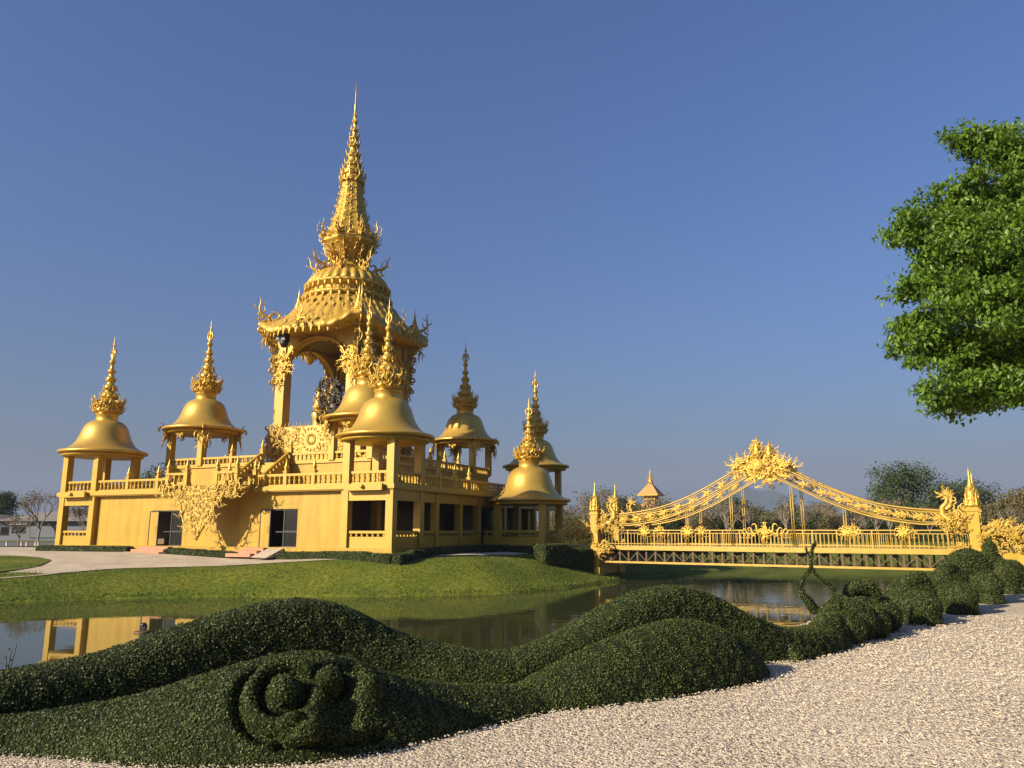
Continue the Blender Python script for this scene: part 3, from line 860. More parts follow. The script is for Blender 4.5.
# --- upper terrace
UT = HI + CS
ut = MB()
SU0, SU1 = -.15, 2.45                 # staircase
ut.box(-UT,UT,-UT,UT,Z1-.02,Z2)
part(ut, 'upper_terrace_wall', M['wall'])
us = MB(); us.box(-UT-.12,UT+.12,-UT-.12,UT+.12,Z2,Z2+.16); part(us, 'upper_terrace_floor', M['trim'])
Z2f = Z2+.16
g = HI-CS-.25
balustrade((-g,-UT),(SU0-.1,-UT),Z2f,.62,post=2.3); balustrade((SU1+.1,-UT),(g,-UT),Z2f,.62,post=2.3)
for s_ in (-1,1): balustrade((s_*UT,-g),(s_*UT,g),Z2f,.62,post=2.4)
balustrade((-g,UT),(g,UT),Z2f,.62,post=2.4)
sc_ = MB(); n = 11
for i in range(n):
    sc_.box(SU0+.1, SU1-.1, -UT-3.0+3.0*i/n, -UT-.13, Z1+.005 if i else Z1, Z1+(Z2f-Z1)*(i+1)/n) if True else None
part(sc_, 'staircase', M['trim'])
for u in (SU0,SU1):
    wl_ = MB(); wl_.prism([(-UT-3.1,Z1),(-UT-.13,Z1),(-UT-.13,Z2f+.25),(-UT-3.1,Z1+.35)], lambda a, b, d: (u+d, a, b), -.1, .1); part(wl_, 'stair_side_wall', M['trim'])
    balustrade((u,-UT-3.0),(u,-UT-.2),Z1+.3,.55,0,.14,zb=Z2f+.2)
    finial_post(u,-UT-3.15,Z1,1.05); finial_post(u,-UT,Z2f,.95)
def flame_bracket(mb, p, n, sc):
    """ornament hanging from a roof edge along a column: n = outward direction in plan"""
    R = np.array((n[0],n[1],0.0)); R /= np.linalg.norm(R); Tn = np.array((-R[1],R[0],0)); Z = np.array((0,0,1.0))
    for d, l, s_ in ((0.05,0,1.0),(0.12,.35,.8),(0.1,-.35,.8)):
        ey = -Z*math.cos(l*.5)+R*.25+Tn*l; ey /= np.linalg.norm(ey)
        exx = np.cross(ey, R); exx /= np.linalg.norm(exx)
        mb.stamp(T_KANOK, np.array(p)+R*d+Tn*l*.3, exx, ey, np.cross(exx,ey), sc*s_)
        mb.stamp(T_FLAME, np.array(p)+R*d+Tn*l*.5, exx, ey, np.cross(exx,ey), sc*s_*.9)
    mb.stamp(T_SFLAME, np.array(p)+R*.1, R, -Z, np.cross(R,-Z), sc*1.0)
    mb.stamp(T_SFLAME, np.array(p)+R*.6, R, Z, np.cross(R,Z), sc*.6)
def upper_tower(su, sw_):
    cu, cw = su*HI, sw_*HI
    for a in (-1,1):
        for b in (-1,1):
            column(cu+a*CS, cw+b*CS, Z2f, LIP2, .46)
            br = MB(); flame_bracket(br, (cu+a*(CS+.22), cw+b*(CS+.22), LIP2-.1), (a,b), 1.45); part(br, 'flame_bracket', M['orn'])
    for a, b in ((1,0),(-1,0),(0,1),(0,-1)):
        br = MB(); flame_bracket(br, (cu+a*CS*1.35, cw+b*CS*1.35, LIP2-.05), (a,b), .75); part(br, 'eave_pendant', M['orn'])
    pl = MB(); pl.lathe([(.3,-.24),(2.6,-.24),(2.66,-.2),(2.66,-.02),(.3,-.02)], 40, (cu,cw,LIP2)); part(pl, 'roof_ceiling', M['trim'])
    g = CS-.23
    for s_ in (-1,1):
        balustrade((cu-g,cw+s_*CS),(cu+g,cw+s_*CS),Z2f,.62); balustrade((cu+s_*CS,cw-g),(cu+s_*CS,cw+g),Z2f,.62)
    bell_roof(cu, cw, LIP2, 1.0, rg.random())
for a in (-1,1):
    for b in (-1,1): upper_tower(a,b)
# --- side porch, lower than the corner towers
PU, PW, PS = 17.2, 0.0, 1.75
for a in (-1,1):
    for b in (-1,1): column(PU+a*PS, PW+b*PS, 0, LIP6, .46)
pb = MB(); pb.box(PU-PS-.4,PU+PS+.4,-PS-.4,PS+.4,-.6,.03); pb.box(F0+.3,PU-PS-.4,-PS-.3,PS+.3,-.6,.025); part(pb, 'porch_floor', M['wall'])
pl = MB(); pl.lathe([(.3,-.24),(2.8,-.24),(2.85,-.2),(2.85,-.02),(.3,-.02)], 40, (PU,PW,LIP6)); part(pl, 'roof_ceiling', M['trim'])
for s_ in (-1,1):
    g = PS-.23
    b_ = MB(); b_.box(PU-g,PU+g,s_*PS-.09,s_*PS+.09,0,.62); b_.box(PU-g,PU+g,s_*PS-.08,s_*PS+.08,.92,1.08)
    for k in range(3): b_.box(PU-g+k*g-.06*(k>0),PU-g+k*g+.06*(k<2),s_*PS-.06,s_*PS+.06,.62,.92)
    part(b_, 'balustrade', M['trim'])
b_ = MB(); b_.box(PU+PS-.09,PU+PS+.09,-PS+.23,-.4,.9,1.05); b_.box(PU+PS-.07,PU+PS+.07,-PS+.23,-.4,.1,.2)
for k in range(5): b_.box(PU+PS-.04,PU+PS+.04,-PS+.35+k*.22,-PS+.43+k*.22,.2,.9)
part(b_, 'balustrade', M['trim'])
for s_ in (-1,1): balustrade((F0+.1,s_*PS),(PU-PS-.25,s_*PS),0,1.05,.6)
pf = MB(); pf.box(F0-.3,F0-.05,-1.0,1.0,0.05,2.6); part(pf, 'porch_door', M['dark'])
bell_roof(PU, PW, LIP6, .78, .4)

# --- central pavilion
PV = 3.7; PB0 = Z2f; PB1 = 8.6
pd = MB(); pd.box(-PV-.3,PV+.3,-PV-.3,PV+.3,PB0,PB1); part(pd, 'pavilion_base', M['wall'])
def side_frames():
    return [((0,-1),(1,0)),((1,0),(0,1)),((0,1),(-1,0)),((-1,0),(0,-1))]
for (n, t) in side_frames():
    N = np.array((n[0],n[1],0.0)); Tn = np.array((t[0],t[1],0.0)); Z = np.array((0,0,1.0))
    ex, ey, ez = frame(N)
    # relief parapet between the columns
    r = MB(); o = N*(PV+.32)
    P3 = lambda a, b, d: tuple(o + Tn*a + Z*b + N*d)
    r.prism([(-PV+.4,PB0),(PV-.4,PB0),(PV-.4,9.35),(-PV+.4,9.35)], P3, -.2, .03)
    scroll_mass(r, o+N*.03, ex, ey, ez, lambda x, y: abs(x) < PV-.45 and PB0+1.1 < y < 9.3 and math.hypot(x, y-8.25) > 1.15, -PV, PV, PB0+1.1, 9.3, .25, .42, rg, .06)
    for k in range(16):
        a = 2*PI*k/16
        for rr, sc in ((.25,.4),(.75,.42)):
            e1, e2 = rot2(ex, ey, math.degrees(a)-90); r.stamp(T_COMMA, o+N*.07+ex*rr*math.cos(a)+ey*(8.25+rr*math.sin(a)), e1, e2, ez, sc)
    for k in range(17): r.stamp(T_HOOK, o+ex*(-PV+.5+k*(2*PV-1)/16)+ey*9.35, *rot2(ex, ey, rg.uniform(-15,15)), ez, .42)
    part(r, 'relief_parapet', M['orn_pale'])
    # arch spandrel
    s_ = MB(); ZA, ZT, RA = 14.2, 17.3, PV-.62
    pts = [(RA*math.cos(PI*i/24), ZA+2.35*math.sin(PI*i/24)) for i in range(25)]
    fn = lambda a, b, d: tuple(N*(PV-.1) + Tn*a + Z*b + N*d)
    for i in range(24):
        (a0,b0),(a1,b1) = pts[i], pts[i+1]
        s_.prism([(a0,b0),(a1,b1),(a1,ZT),(a0,ZT)], fn, -.25, .25)
    part(s_, 'arch_wall', M['thatch'])
    od = MB(); oo = N*(PV+.34)
    for i in range(25):
        a, b = pts[i]; ang = 180*i/24
        e1, e2 = rot2(ex, ey, ang-90+180*(i%2)); od.stamp(T_COMMA, oo+ex*a+ey*(b+.1), e1, e2, ez, .5)
    od.tube([tuple(oo+ex*a*1.0+ey*(b+.12)-ez*.03) for a, b in pts], .11, 8)
    part(od, 'arch_trim', M['orn'])
    for sx in (-1,1):
        od = MB()
        scroll_mass(od, oo, ex, ey, ez, lambda x, y: 13.2 < y < 15.6 and abs(x-sx*(PV-.2)) < .55+.12*(y-13.2), -PV-.6, PV+.6, 13.2, 15.6, .26, .5, rg, .16)
        for y_, a, sc in ((15.6,160,1.0),(14.9,168,1.1),(14.1,175,1.0),(13.4,180,.9)):
            e1, e2 = rot2(ex, ey, sx*a); od.stamp(T_KANOK, oo+ex*sx*(PV-.1)+ey*y_+ez*.06, e1, e2, ez, sc*1.25)
        # scroll hanging into the opening
        for y_, sc in ((14.9,.9),(14.3,.75)):
            e1, e2 = rot2(ex, ey, sx*120); od.stamp(T_KANOK, oo+ex*sx*(RA-.1)+ey*y_, e1*sx, e2, ez, sc*1.3)
        part(od, 'arch_ornament', M['orn'])
rg2 = random.Random(9)
co = None
for a in (-1,1):
    for b in (-1,1):
        column(a*(PV-.15), b*(PV-.15), PB1, 17.2, .9)
        # clusters on the column foot and scroll flames down the outer corner
        cm = MB(); D = np.array((a,b,0))/math.sqrt(2); Tn = np.array((-D[1],D[0],0)); Z = np.array((0,0,1.0))
        for z_, s_, lean in ((17.2,1.3,.3),(16.3,1.2,.2),(15.3,1.1,.1),(14.4,1.1,.15),(13.4,.9,.1)):
            ey = -Z*math.cos(lean)+D*math.sin(lean); exx = D*math.cos(lean)+Z*math.sin(lean)
            cm.stamp(T_KANOK, D*5.75+Z*z_, exx, ey, np.cross(exx,ey), s_*1.5)
            cm.stamp(T_SPIRAL, D*5.75+Z*(z_-.3), D, Z, np.cross(D,Z), s_*.9)
            ex_, ey_, ez_ = frame(D, (0,0,-1)); cm.stamp(T_FLAME, D*5.8+Z*z_, ex_, ey_, ez_, s_*.8)
        part(cm, 'corner_ornament', M['orn_pale']); cm = MB()
        for z_, s_ in ((8.5,1.5),(9.4,1.2),(10.2,1.0)):
            exx, eyy, ezz = frame(D); cm.stamp(T_FLAME, D*5.85+Z*(z_-1.6), exx, eyy, ezz, s_*1.3)
            cm.stamp(T_SFLAME, D*5.7+Z*(z_-1.6), D, Z, np.cross(D,Z), s_)
            for q in (-1,1):
                N2 = D*.72+Tn*q*.7; N2 /= np.linalg.norm(N2); e1, e2, e3 = frame(N2)
                scroll_mass(cm, D*5.6+Tn*q*.5+Z*(z_-2.2), e1, e2, e3, lambda x, y: True, -.5, .5, 0, 1.4, .25, .5, rg2, .25)
        part(cm, 'foot_ornament', M['orn_pale'])
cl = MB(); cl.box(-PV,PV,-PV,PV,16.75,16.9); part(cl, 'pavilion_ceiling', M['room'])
# eave and tiered dome
def squarish(a, z):
    k = min(max((18.4-z)/1.6, 0), 1)
    return 1 + k*0.07*(-math.cos(4*a))
def ribs(nr, amp): return lambda a, z: squarish(a, z)*(1+amp*abs(math.sin(nr*a/2)))
ev = MB()
ev.lathe([(3.0,16.95),(5.4,16.9),(6.2,16.75),(6.55,16.8),(6.65,16.95),(6.6,17.2),(6.3,17.45),(5.8,17.9),(5.3,18.4),(4.85,18.95),(4.38,19.5),(4.0,20.0),(3.65,20.4),(3.5,20.6),(3.0,20.65)], 176, (0,0,0), ribs(44,.03))
for rr, z, n in ((6.5,17.25,52),(6.1,17.65,50),(5.6,18.1,46),(5.1,18.65,42),(4.65,19.25,40),(4.25,19.85,36)): ring_of(ev, T_LEAF, n, rr*0.99, z+.14, .6, lean=2.45, a0=z)
ring_of(ev, T_HOOK, 56, 6.45, 17.1, .62, lean=.35); ring_of(ev, T_LEAF, 60, 6.5, 17.05, .75, lean=2.95)
ring_of(ev, T_KANOK, 26, 6.3, 17.3, .85, lean=.35, a0=.1)
for q_ in ev.v:       # the eave sweeps up towards its four corners
    r_ = np.hypot(q_[:,0], q_[:,1]); a_ = np.arctan2(q_[:,1], q_[:,0])
    q_[:,2] += .75*np.clip((r_-4.6)/2.1,0,1.2)**1.6*np.clip(-np.cos(4*a_),0,1)**2
ring_of(ev, T_KANOK, 20, 5.9, 17.8, .6, lean=.2, a0=.3)
part(ev, 'eave_roof', M['thatch'])
dm = MB()
dm.lathe([(3.5,20.5),(3.82,20.62),(3.86,20.82),(3.5,20.94),(3.2,21.04),(3.14,21.5),(3.35,21.6),(3.66,21.7),(3.66,21.88),(3.3,21.98)], 120, (0,0,0), ribs(36,.03))
dm.lathe([(3.3,21.95),(3.25,22.15),(3.05,22.55),(2.72,22.92),(2.3,23.22),(1.85,23.45),(1.45,23.6),(.5,23.66)], 150, (0,0,0), ribs(28,.09))
ring_of(dm, T_LEAF, 34, 3.8, 20.85, .8, lean=2.9); ring_of(dm, T_LEAF, 34, 3.6, 21.85, .75, lean=2.9); ring_of(dm, T_HOOK, 34, 3.75, 20.8, .4, lean=.3)
ring_of(dm, T_COMMA, 24, 3.25, 21.1, .45, lean=0)
part(dm, 'ribbed_dome', M['thatch'])
nk = MB()
nk.lathe([(1.5,23.5),(1.62,23.75),(1.4,24.1),(1.2,24.5),(1.35,24.9),(1.75,25.3),(2.1,25.75),(2.38,26.0),(2.4,26.25),(2.25,26.42),(1.95,26.5),(1.6,26.55)], 8, smooth=False, a0=.2)
for k in range(8):
    a = PI/4*k + PI/8
    big = 1.9 if k % 2 else 2.3
    D = np.array((math.cos(a), math.sin(a), 0)); Z = np.array((0,0,1.0)); Tn = np.array((-D[1],D[0],0))
    nk.stamp(T_KANOK, D*1.3+Z*24.0, D*.8-Z*.6, D*.6+Z*.8, np.cross(D,Z), big*.9)
    nk.stamp(T_SPIRAL, D*1.3+Z*24.6, D, Z, np.cross(D,Z), 1.1)
    nk.stamp(T_FLAME, D*1.35+Z*23.9, Tn, Z, D, 1.1); nk.stamp(T_BRANCH, D*1.5+Z*25.0, D, Z, np.cross(D,Z), 1.15)
ring_of(nk, T_FLAME, 16, 1.7, 24.9, 1.0, lean=.5); ring_of(nk, T_COMMA, 20, 1.9, 25.4, .7, lean=.4)
part(nk, 'lotus_neck', M['orn'])
# big corner curls over the dome shoulder
for k in range(8):
    a = PI/4*k + PI/8
    c_ = MB(); D = np.array((math.cos(a), math.sin(a), 0)); Z = np.array((0,0,1.0))
    e1 = D*.72-Z*.69; e2 = D*.69+Z*.72; c_.stamp(T_KANOK, D*2.15+Z*22.7, e1, e2, np.cross(e1,e2), 2.5); c_.stamp(T_BRANCH, D*2.2+Z*22.8, D, Z, np.cross(D,Z), 1.7); c_.stamp(T_COMMA, D*2.15+Z*23.0, D, Z, np.cross(D,Z), .9)
    part(c_, 'dome_flame', M['orn'])
sp = MB()
sp.lathe([(2.1,26.4),(2.3,26.55),(2.15,26.7),(2.02,26.9),(1.68,27.9),(1.34,29.2),(1.07,30.6),(.86,32.2),(.84,32.6),(.98,32.65),(1.0,32.8),(.8,32.9)], 8, smooth=False, a0=.2)
for j in range(13):
    z = 27.0+j*.42; r = np.interp(z, [26.9,27.9,29.2,30.6,32.2], [2.0,1.66,1.32,1.05,.84])
    ring_of(sp, T_COMMA if j % 2 else T_SPIRAL, 8, r*1.0, z, .46, a0=.2+PI/8*0); ring_of(sp, T_COMMA, 8, r*.93, z+.1, .5, a0=.2+PI/8)
    if j > 1: ring_of(sp, T_HOOK, 4, r*.98, z, .62, a0=.35+.3*(j%3), mode='rad', lean=.1)
obelisk = part(sp, 'main_spire', M['orn'])
cr = MB()
for n, r, z, sc, lean in ((16,2.35,26.2,.95,.3),(12,2.1,26.5,.9,.05)): ring_of(cr, T_FLAME, n, r, z, sc, lean=lean, a0=rg.random())
ring_of(cr, T_KANOK, 8, 2.3, 26.0, 1.9, mode='rad', lean=.25, a0=.2); ring_of(cr, T_BRANCH, 8, 2.1, 26.2, 1.6, mode='rad', a0=.2); ring_of(cr, T_SFLAME, 8, 1.7, 27.3, 1.0, mode='rad', a0=.6)
cr.build('flame_crown', M['orn'], obelisk)
tp = MB()
tp.lathe([(.85,32.8),(.95,32.95),(.7,33.1),(.6,33.5),(.72,33.6),(.7,33.8),(.5,33.95),(.46,34.4),(.58,34.5),(.52,34.7),(.38,34.85),(.34,35.4),(.44,35.5),(.4,35.7),(.28,35.8),(.26,36.2),(.34,36.3),(.28,36.5),(.2,36.6),
          (.19,37.0),(.25,37.1),(.2,37.25),(.16,37.4),(.15,37.8),(.2,37.9),(.15,38.05),(.12,38.5),(.16,38.6),(.11,38.8),(.09,39.5),(.11,39.6),(.07,39.8),(.05,40.8),(.02,41.9)], 14)
for n, r, z, sc, lean in ((8,.85,32.7,1.15,.18),(8,.7,33.5,1.0,.15),(7,.55,34.4,1.0,.2),(7,.42,35.4,1.0,.2),(6,.33,36.2,.9,.2),(6,.25,37.0,.8,.15),(5,.2,37.8,.6,.1),(4,.15,38.5,.4,.1)): ring_of(tp, T_FLAME, n, r, z, sc, lean=lean, a0=rg.random())
ring_of(tp, T_KANOK, 8, .85, 31.0, 1.35, mode='rad', lean=.2, a0=.2); ring_of(tp, T_KANOK, 8, 1.05, 29.3, 1.1, mode='rad', lean=.1, a0=.2); ring_of(tp, T_FLAME, 8, 1.0, 31.8, 1.6, lean=.15, a0=.1); ring_of(tp, T_SFLAME, 7, .6, 33.4, .9, mode='rad', a0=.5); ring_of(tp, T_SFLAME, 5, .4, 35.6, .6, mode='rad', a0=.9)
tp.build('finial', M['orn'], obelisk)
# corner flames on the eave and the four small stupas
fl0 = st0 = None
for a in (-1,1):
    for b in (-1,1):
        D = np.array((a,b,0))/math.sqrt(2); Z = np.array((0,0,1.0)); Tn = np.array((-D[1],D[0],0))
        f = MB()
        f.stamp(T_BRANCH, D*6.2+Z*17.7, D, Z, np.cross(D,Z), 2.0); f.stamp(T_SPIRAL, D*6.7+Z*17.5, D, Z, np.cross(D,Z), 1.2); f.stamp(T_KANOK, D*6.6+Z*17.6, D*.92-Z*.38, D*.38+Z*.92, Tn, 2.7); f.stamp(T_KANOK, D*6.5+Z*17.6, D*.92+Z*.38, D*.38-Z*.92, Tn, 1.6)
        f.stamp(T_SFLAME, D*6.6+Z*17.6, D, -Z, np.cross(D,-Z), 1.3); f.stamp(T_FLAME, D*6.6+Z*16.8, Tn, -Z, np.cross(Tn,-Z), 1.2); f.stamp(T_FLAME, D*6.5+Z*17.0, Tn, Z, np.cross(Tn,Z), 1.3)
        part(f, 'corner_flame', M['orn'])
        sd, sz = (2.9,18.9) if a < 0 and b < 0 else (4.3,17.95)
        if st0 is None:
            s_ = MB(); s_.lathe([(.7,0),(.85,.1),(.8,.3),(.55,.45),(.75,.55),(.7,.75),(.5,.9),(.58,1.0),(.52,1.2),(.38,1.35),(.44,1.42),(.36,1.6),(.24,1.8),(.28,1.87),(.2,2.1),(.12,2.4),(.13,2.6),(.06,2.9),(.004,3.6)], 12)
            ring_of(s_, T_LEAF, 8, .75, .2, .5, lean=.3); ring_of(s_, T_LEAF, 8, .62, .6, .45, lean=.2); ring_of(s_, T_LEAF, 6, .42, 1.1, .4, lean=.15)
            ring_of(s_, T_FLAME, 6, .8, -.2, .8, lean=.6)
            st0 = s_.build('eave_stupa', M['orn'], hall, (a*sd,b*sd,sz)); st0.scale = (.7,.7,.8)
        else: dup(st0, hall, (a*sd,b*sd,sz))
# flame piece standing mid-side on each eave
for (n, t) in side_frames():
    f = MB(); N = np.array((n[0],n[1],0.0)); Tn = np.array((t[0],t[1],0.0)); Z = np.array((0,0,1.0))
    f.stamp(T_KANOK, N*5.9+Z*17.3, Tn, Z, np.cross(Tn,Z), 1.9); f.stamp(T_BRANCH, N*5.9+Z*17.2, Tn, Z, np.cross(Tn,Z), 1.0); f.stamp(T_BRANCH, N*5.9+Z*17.2, -Tn, Z, np.cross(-Tn,Z), 1.0)
    part(f, 'eave_crest', M['orn'])
# dark lamp hanging under the front eave
hl = MB(); hl.box(-2.5,-1.9,-5.6,-5.0,16.2,16.85); hl.lathe([(.12,.0),(.3,-.1),(.34,-.3),(.2,-.6)], 8, (-2.1,-5.45,16.3)); hl.box(-2.9,-2.4,-5.5,-5.2,16.35,16.6); part(hl, 'eave_lamp', M['frame'])
pn = MB(); pn.tube([(-1.2,-3.2,16.8),(-1.2,-3.2,15.7)], .03, 5); pn.lathe([(.05,0),(.3,-.2),(.45,-.5),(.35,-.8),(.1,-1.1)], 12, (-1.2,-3.2,15.7)); ring_of(pn, T_FLAME, 8, .35, 15.1, .5, (-1.2,-3.2,0), lean=.5); part(pn, 'hanging_lamp', M['orn'])
# small flame shrines on the pavilion floor seen through the arch
for (u, w, h, m) in ((-2.9,1.6,3.6,'orn'),(1.9,2.6,2.2,'orn')):
    s_ = MB(); s_.lathe([(.6,0),(.7,.2),(.4,.5),(.6,.8),(.3,1.2),(.2,1.8),(.05,h)], 10, (u,w,PB1))
    for z_, sc in ((.3,1.3),(.8,1.3),(1.4,1.1),(2.0,.9)): ring_of(s_, T_FLAME, 5, .3, PB1+z_, sc, (u,w,0), lean=.2, a0=z_)
    part(s_, 'inner_flame_ornament', M[m])

# dark statue and its golden pedestal shrine, standing inside the pavilion
U = Vector((math.cos(-PHI), math.sin(-PHI), 0)); W = Vector((math.sin(PHI), math.cos(PHI), 0))
def H2W(u, w, z): return Vector((-14.45,65,GZ)) + U*u + W*w + Vector((0,0,z))
st = thing('dark_statue', 'dark bronze statue wreathed in curling scrolls inside the central pavilion', 'statue', H2W(.55,-1.7,PB1), -PHI)
b_ = MB(); b_.lathe([(1.3,0),(1.4,.3),(1.0,.5),(1.1,1.0),(.9,1.3)], 16); b_.build('pedestal', M['orn'], st)
b_ = MB(); b_.sphere((0,0,2.3),(.8,.7,1.1)); b_.sphere((0,-.1,3.5),(.5,.5,.6)); b_.lathe([(.45,3.9),(.5,4.0),(.3,4.3),(.12,4.8),(.01,5.3)], 12)
e1, e2, e3 = frame((0,-1,0))
scroll_mass(b_, (0,-.55,0), e1, e2, e3, lambda x, y: abs(x) < 1.5-.16*(y-1.2) and 1.2 < y < 5.0, -1.5, 1.5, 1.2, 5.0, .42, .8, rg, .5)
e1, e2, e3 = frame((-1,0,0))
scroll_mass(b_, (-.6,0,0), e1, e2, e3, lambda x, y: abs(x) < 1.2, -1.2, 1.2, 1.2, 4.6, .5, .8, rg, .5)
b_.build('body', M['bronze'], st)
gs = thing('guardian_shrine', 'small golden crowned shrine figure left of the dark statue inside the pavilion', 'shrine', H2W(-1.3,-1.6,PB1), -PHI)
b_ = MB(); b_.lathe([(.6,0),(.65,.6),(.45,.9),(.5,1.6),(.62,2.1),(.4,2.4)], 14); b_.build('pedestal', M['orn'], gs)
b_ = MB(); b_.lathe([(.42,2.4),(.5,2.7),(.35,3.0),(.4,3.3),(.2,3.8),(.02,5.2)], 12)
for z_, sc in ((2.3,.8),(2.8,.8),(3.3,.7),(3.9,.5)): ring_of(b_, T_FLAME, 6, .35, z_, sc, lean=.2, a0=z_)
b_.build('crown', M['orn'], gs)
# clipped hedges are built with the topiary

# ------------------------------------------------------------------ golden footbridge
BS = 0.9
PL = Vector((6.55, 60.0, 0)); PR = Vector((27.5, 46.5, 0))
BD = (PR-PL); BL = BD.length; BANG = math.atan2(BD.y, BD.x)
bridge = thing('footbridge', 'ornate golden footbridge with suspended arches, flame crest and serpent ends over the pond', 'bridge', (PL.x*BS, PL.y*BS, 1.6*(1-BS)), BANG)
bridge.scale = (BS,BS,BS)
BW = 3.0; DK = 0.44
rb = random.Random(21)
def bpart(mb, name, m, parent=bridge): return mb.build(name, m, parent)
dk = MB(); dk.box(-3.5, BL+9, 0, BW, DK-.12, DK); bpart(dk, 'deck', M['steel'])
fa = MB()
for t in (-.08, BW): fa.box(.3, BL-.3, t, t+.08, DK-.3, DK+.02)
bpart(fa, 'fascia_beam', M['steel'])
lo = MB()
for t in (0.05, BW-.05): lo.box(.3, BL-.3, t-.07, t+.07, DK-1.26, DK-1.12)
NB = 34
for i in range(NB+1):
    s = .4+(BL-.8)*i/NB; lo.bar((s,.05,DK-1.18),(s,BW-.05,DK-1.18),.09,.09)
bpart(lo, 'lower_chord', M['steel'])
tr = MB()
for t in (0.05, BW-.05):
    for i in range(NB+1):
        s = .4+(BL-.8)*i/NB
        tr.bar((s,t,DK-1.12),(s,t,DK-.42),.11,.12)
        if i < NB:
            s2 = .4+(BL-.8)*(i+1)/NB
            tr.bar((s,t,DK-1.12),(s2,t,DK-.42),.05,.05) if i % 2 else tr.bar((s,t,DK-.42),(s2,t,DK-1.12),.05,.05)
tr.box(.4,BL-.4,.1,BW-.1,DK-.2,DK-.125)
for i in range(0,NB+1,2):
    s = .4+(BL-.8)*i/NB; tr.bar((s,.05,DK-.5),(s,BW-.05,DK-.5),.14,.2)
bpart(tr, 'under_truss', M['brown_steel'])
def railing(t, s0, s1, name='railing'):
    r = MB()
    for z, w in ((1.14,.07),(.93,.045),(.16,.05)): r.box(s0, s1, t-w/2, t+w/2, DK+z-w/2, DK+z+w/2)
    n = int((s1-s0)/.26)
    for i in range(n+1):
        s = s0+(s1-s0)*i/n
        w = .018 if i % 8 else .04
        r.box(s-w, s+w, t-w, t+w, DK, DK+(.93 if i % 8 else 1.16))
    return bpart(r, name, M['steel'])
railing(.06, .4, BL-.4); railing(BW-.06, .4, BL-.4)
railing(.06, BL+.5, BL+8.8); railing(BW-.06, BL+.5, BL+8.8); railing(.06,-3.2,-.5); railing(BW-.06,-3.2,-.5)
# pillars
def pillar(s, t, zt):
    p = MB(); p.box(s-.3,s+.3,t-.3,t+.3,-2.6,zt); p.box(s-.36,s+.36,t-.36,t+.36,zt-.25,zt-.1)
    o = bpart(p, 'pillar', M['trim'])
    b = MB(); b.box(-.5,.5,-.5,.5,0,.55) ; b.build('pillar_base', M['trim'], o, (s,t,-1.7))
    f = MB(); f.lathe([(.36,0),(.45,.1),(.4,.2),(.3,.3),(.38,.4),(.36,.55),(.26,.65),(.3,.75),(.22,.95),(.16,1.05),(.2,1.12),(.13,1.35),(.07,1.6),(.05,2.0),(.003,2.45)], 10)
    for sx in (-1,1):
        for sy in (-1,1):
            f.lathe([(.1,0),(.12,.15),(.07,.3),(.08,.4),(.04,.65),(.002,1.1)], 6, (sx*.26,sy*.26,0))
    for n, r, z, sc in ((8,.36,.05,.55),(8,.3,.45,.45),(6,.2,.9,.4)): ring_of(f, T_FLAME, n, r, z, sc, lean=.1)
    f.build('pillar_spire', M['orn'], o, (s,t,zt))
for s, zt in ((0,3.0),(BL,2.95)):
    for t in (-.3, BW+.3): pillar(s, t, zt)
# suspended arch bands
TAU = [0,.13,.34,.54,.7,.85,1.0]; ZU = [6.55,5.74,4.32,3.36,2.95,2.78,2.72]
def zup(s): return float(np.interp(abs(s-BL/2)/(BL/2), TAU, ZU))
def zup_s(s):
    return sum(zup(s+d) for d in (-.9,-.45,0,.45,.9))/5
ssm = np.linspace(.3, BL-.3, 61)
mid = 30
flower0 = None
for t in (0.02, BW-.02):
    for half in (ssm[:mid+1], ssm[mid:]):
        b = MB()
        for dz, r in ((0,.055),(-.14,.028),(-.78,.028),(-.92,.055)):
            b.tube([(s,t,zup_s(s)+dz*(1 if abs(s-BL/2)<BL*.4 else .95)) for s in half], r, 7)
        k = list(np.linspace(half[0], half[-1], 19))
        for i in range(len(k)-1):
            a, c = (-.1,-.85) if i % 2 else (-.85,-.1)
            b.tube([(k[i],t,zup_s(k[i])+a),(k[i+1],t,zup_s(k[i+1])+c)], .03, 5)
        bo = bpart(b, 'suspension_arch', M['steel'])
        # little flame flowers along the band
        dens = 11
        for i in range(dens):
            q = half[0]+(half[-1]-half[0])*(i+.6)/dens
            slope = math.atan2(zup_s(q+.3)-zup_s(q-.3), .6)
            pos = (q, t+(-.05 if t < 1 else .05), zup_s(q)-.46)
            if flower0 is None:
                o_ = MB(); e1, e2, e3 = frame((0,-1,0))
                for k2 in range(8):
                    f1, f2 = rot2(e1, e2, 45*k2); o_.stamp(T_COMMA if k2 % 2 else T_SPIRAL, (0,-.02*(k2%2),0), f1, f2, e3, .38)
                for sgn in (-1,1):
                    f1, f2 = rot2(e1, e2, 90*sgn); o_.stamp(T_KANOK, (0,-.03,0), f1, f2, e3, .55)
                    f1, f2 = rot2(e1, e2, 50*sgn); o_.stamp(T_HOOK, (0,-.03,0), f1, f2, e3, .45)
                flower0 = o_.build('band_flower', M['orn'], bo, pos); fl_ = flower0
            else: fl_ = dup(flower0, bo, pos)
            fl_.rotation_euler = (0,-slope,0)
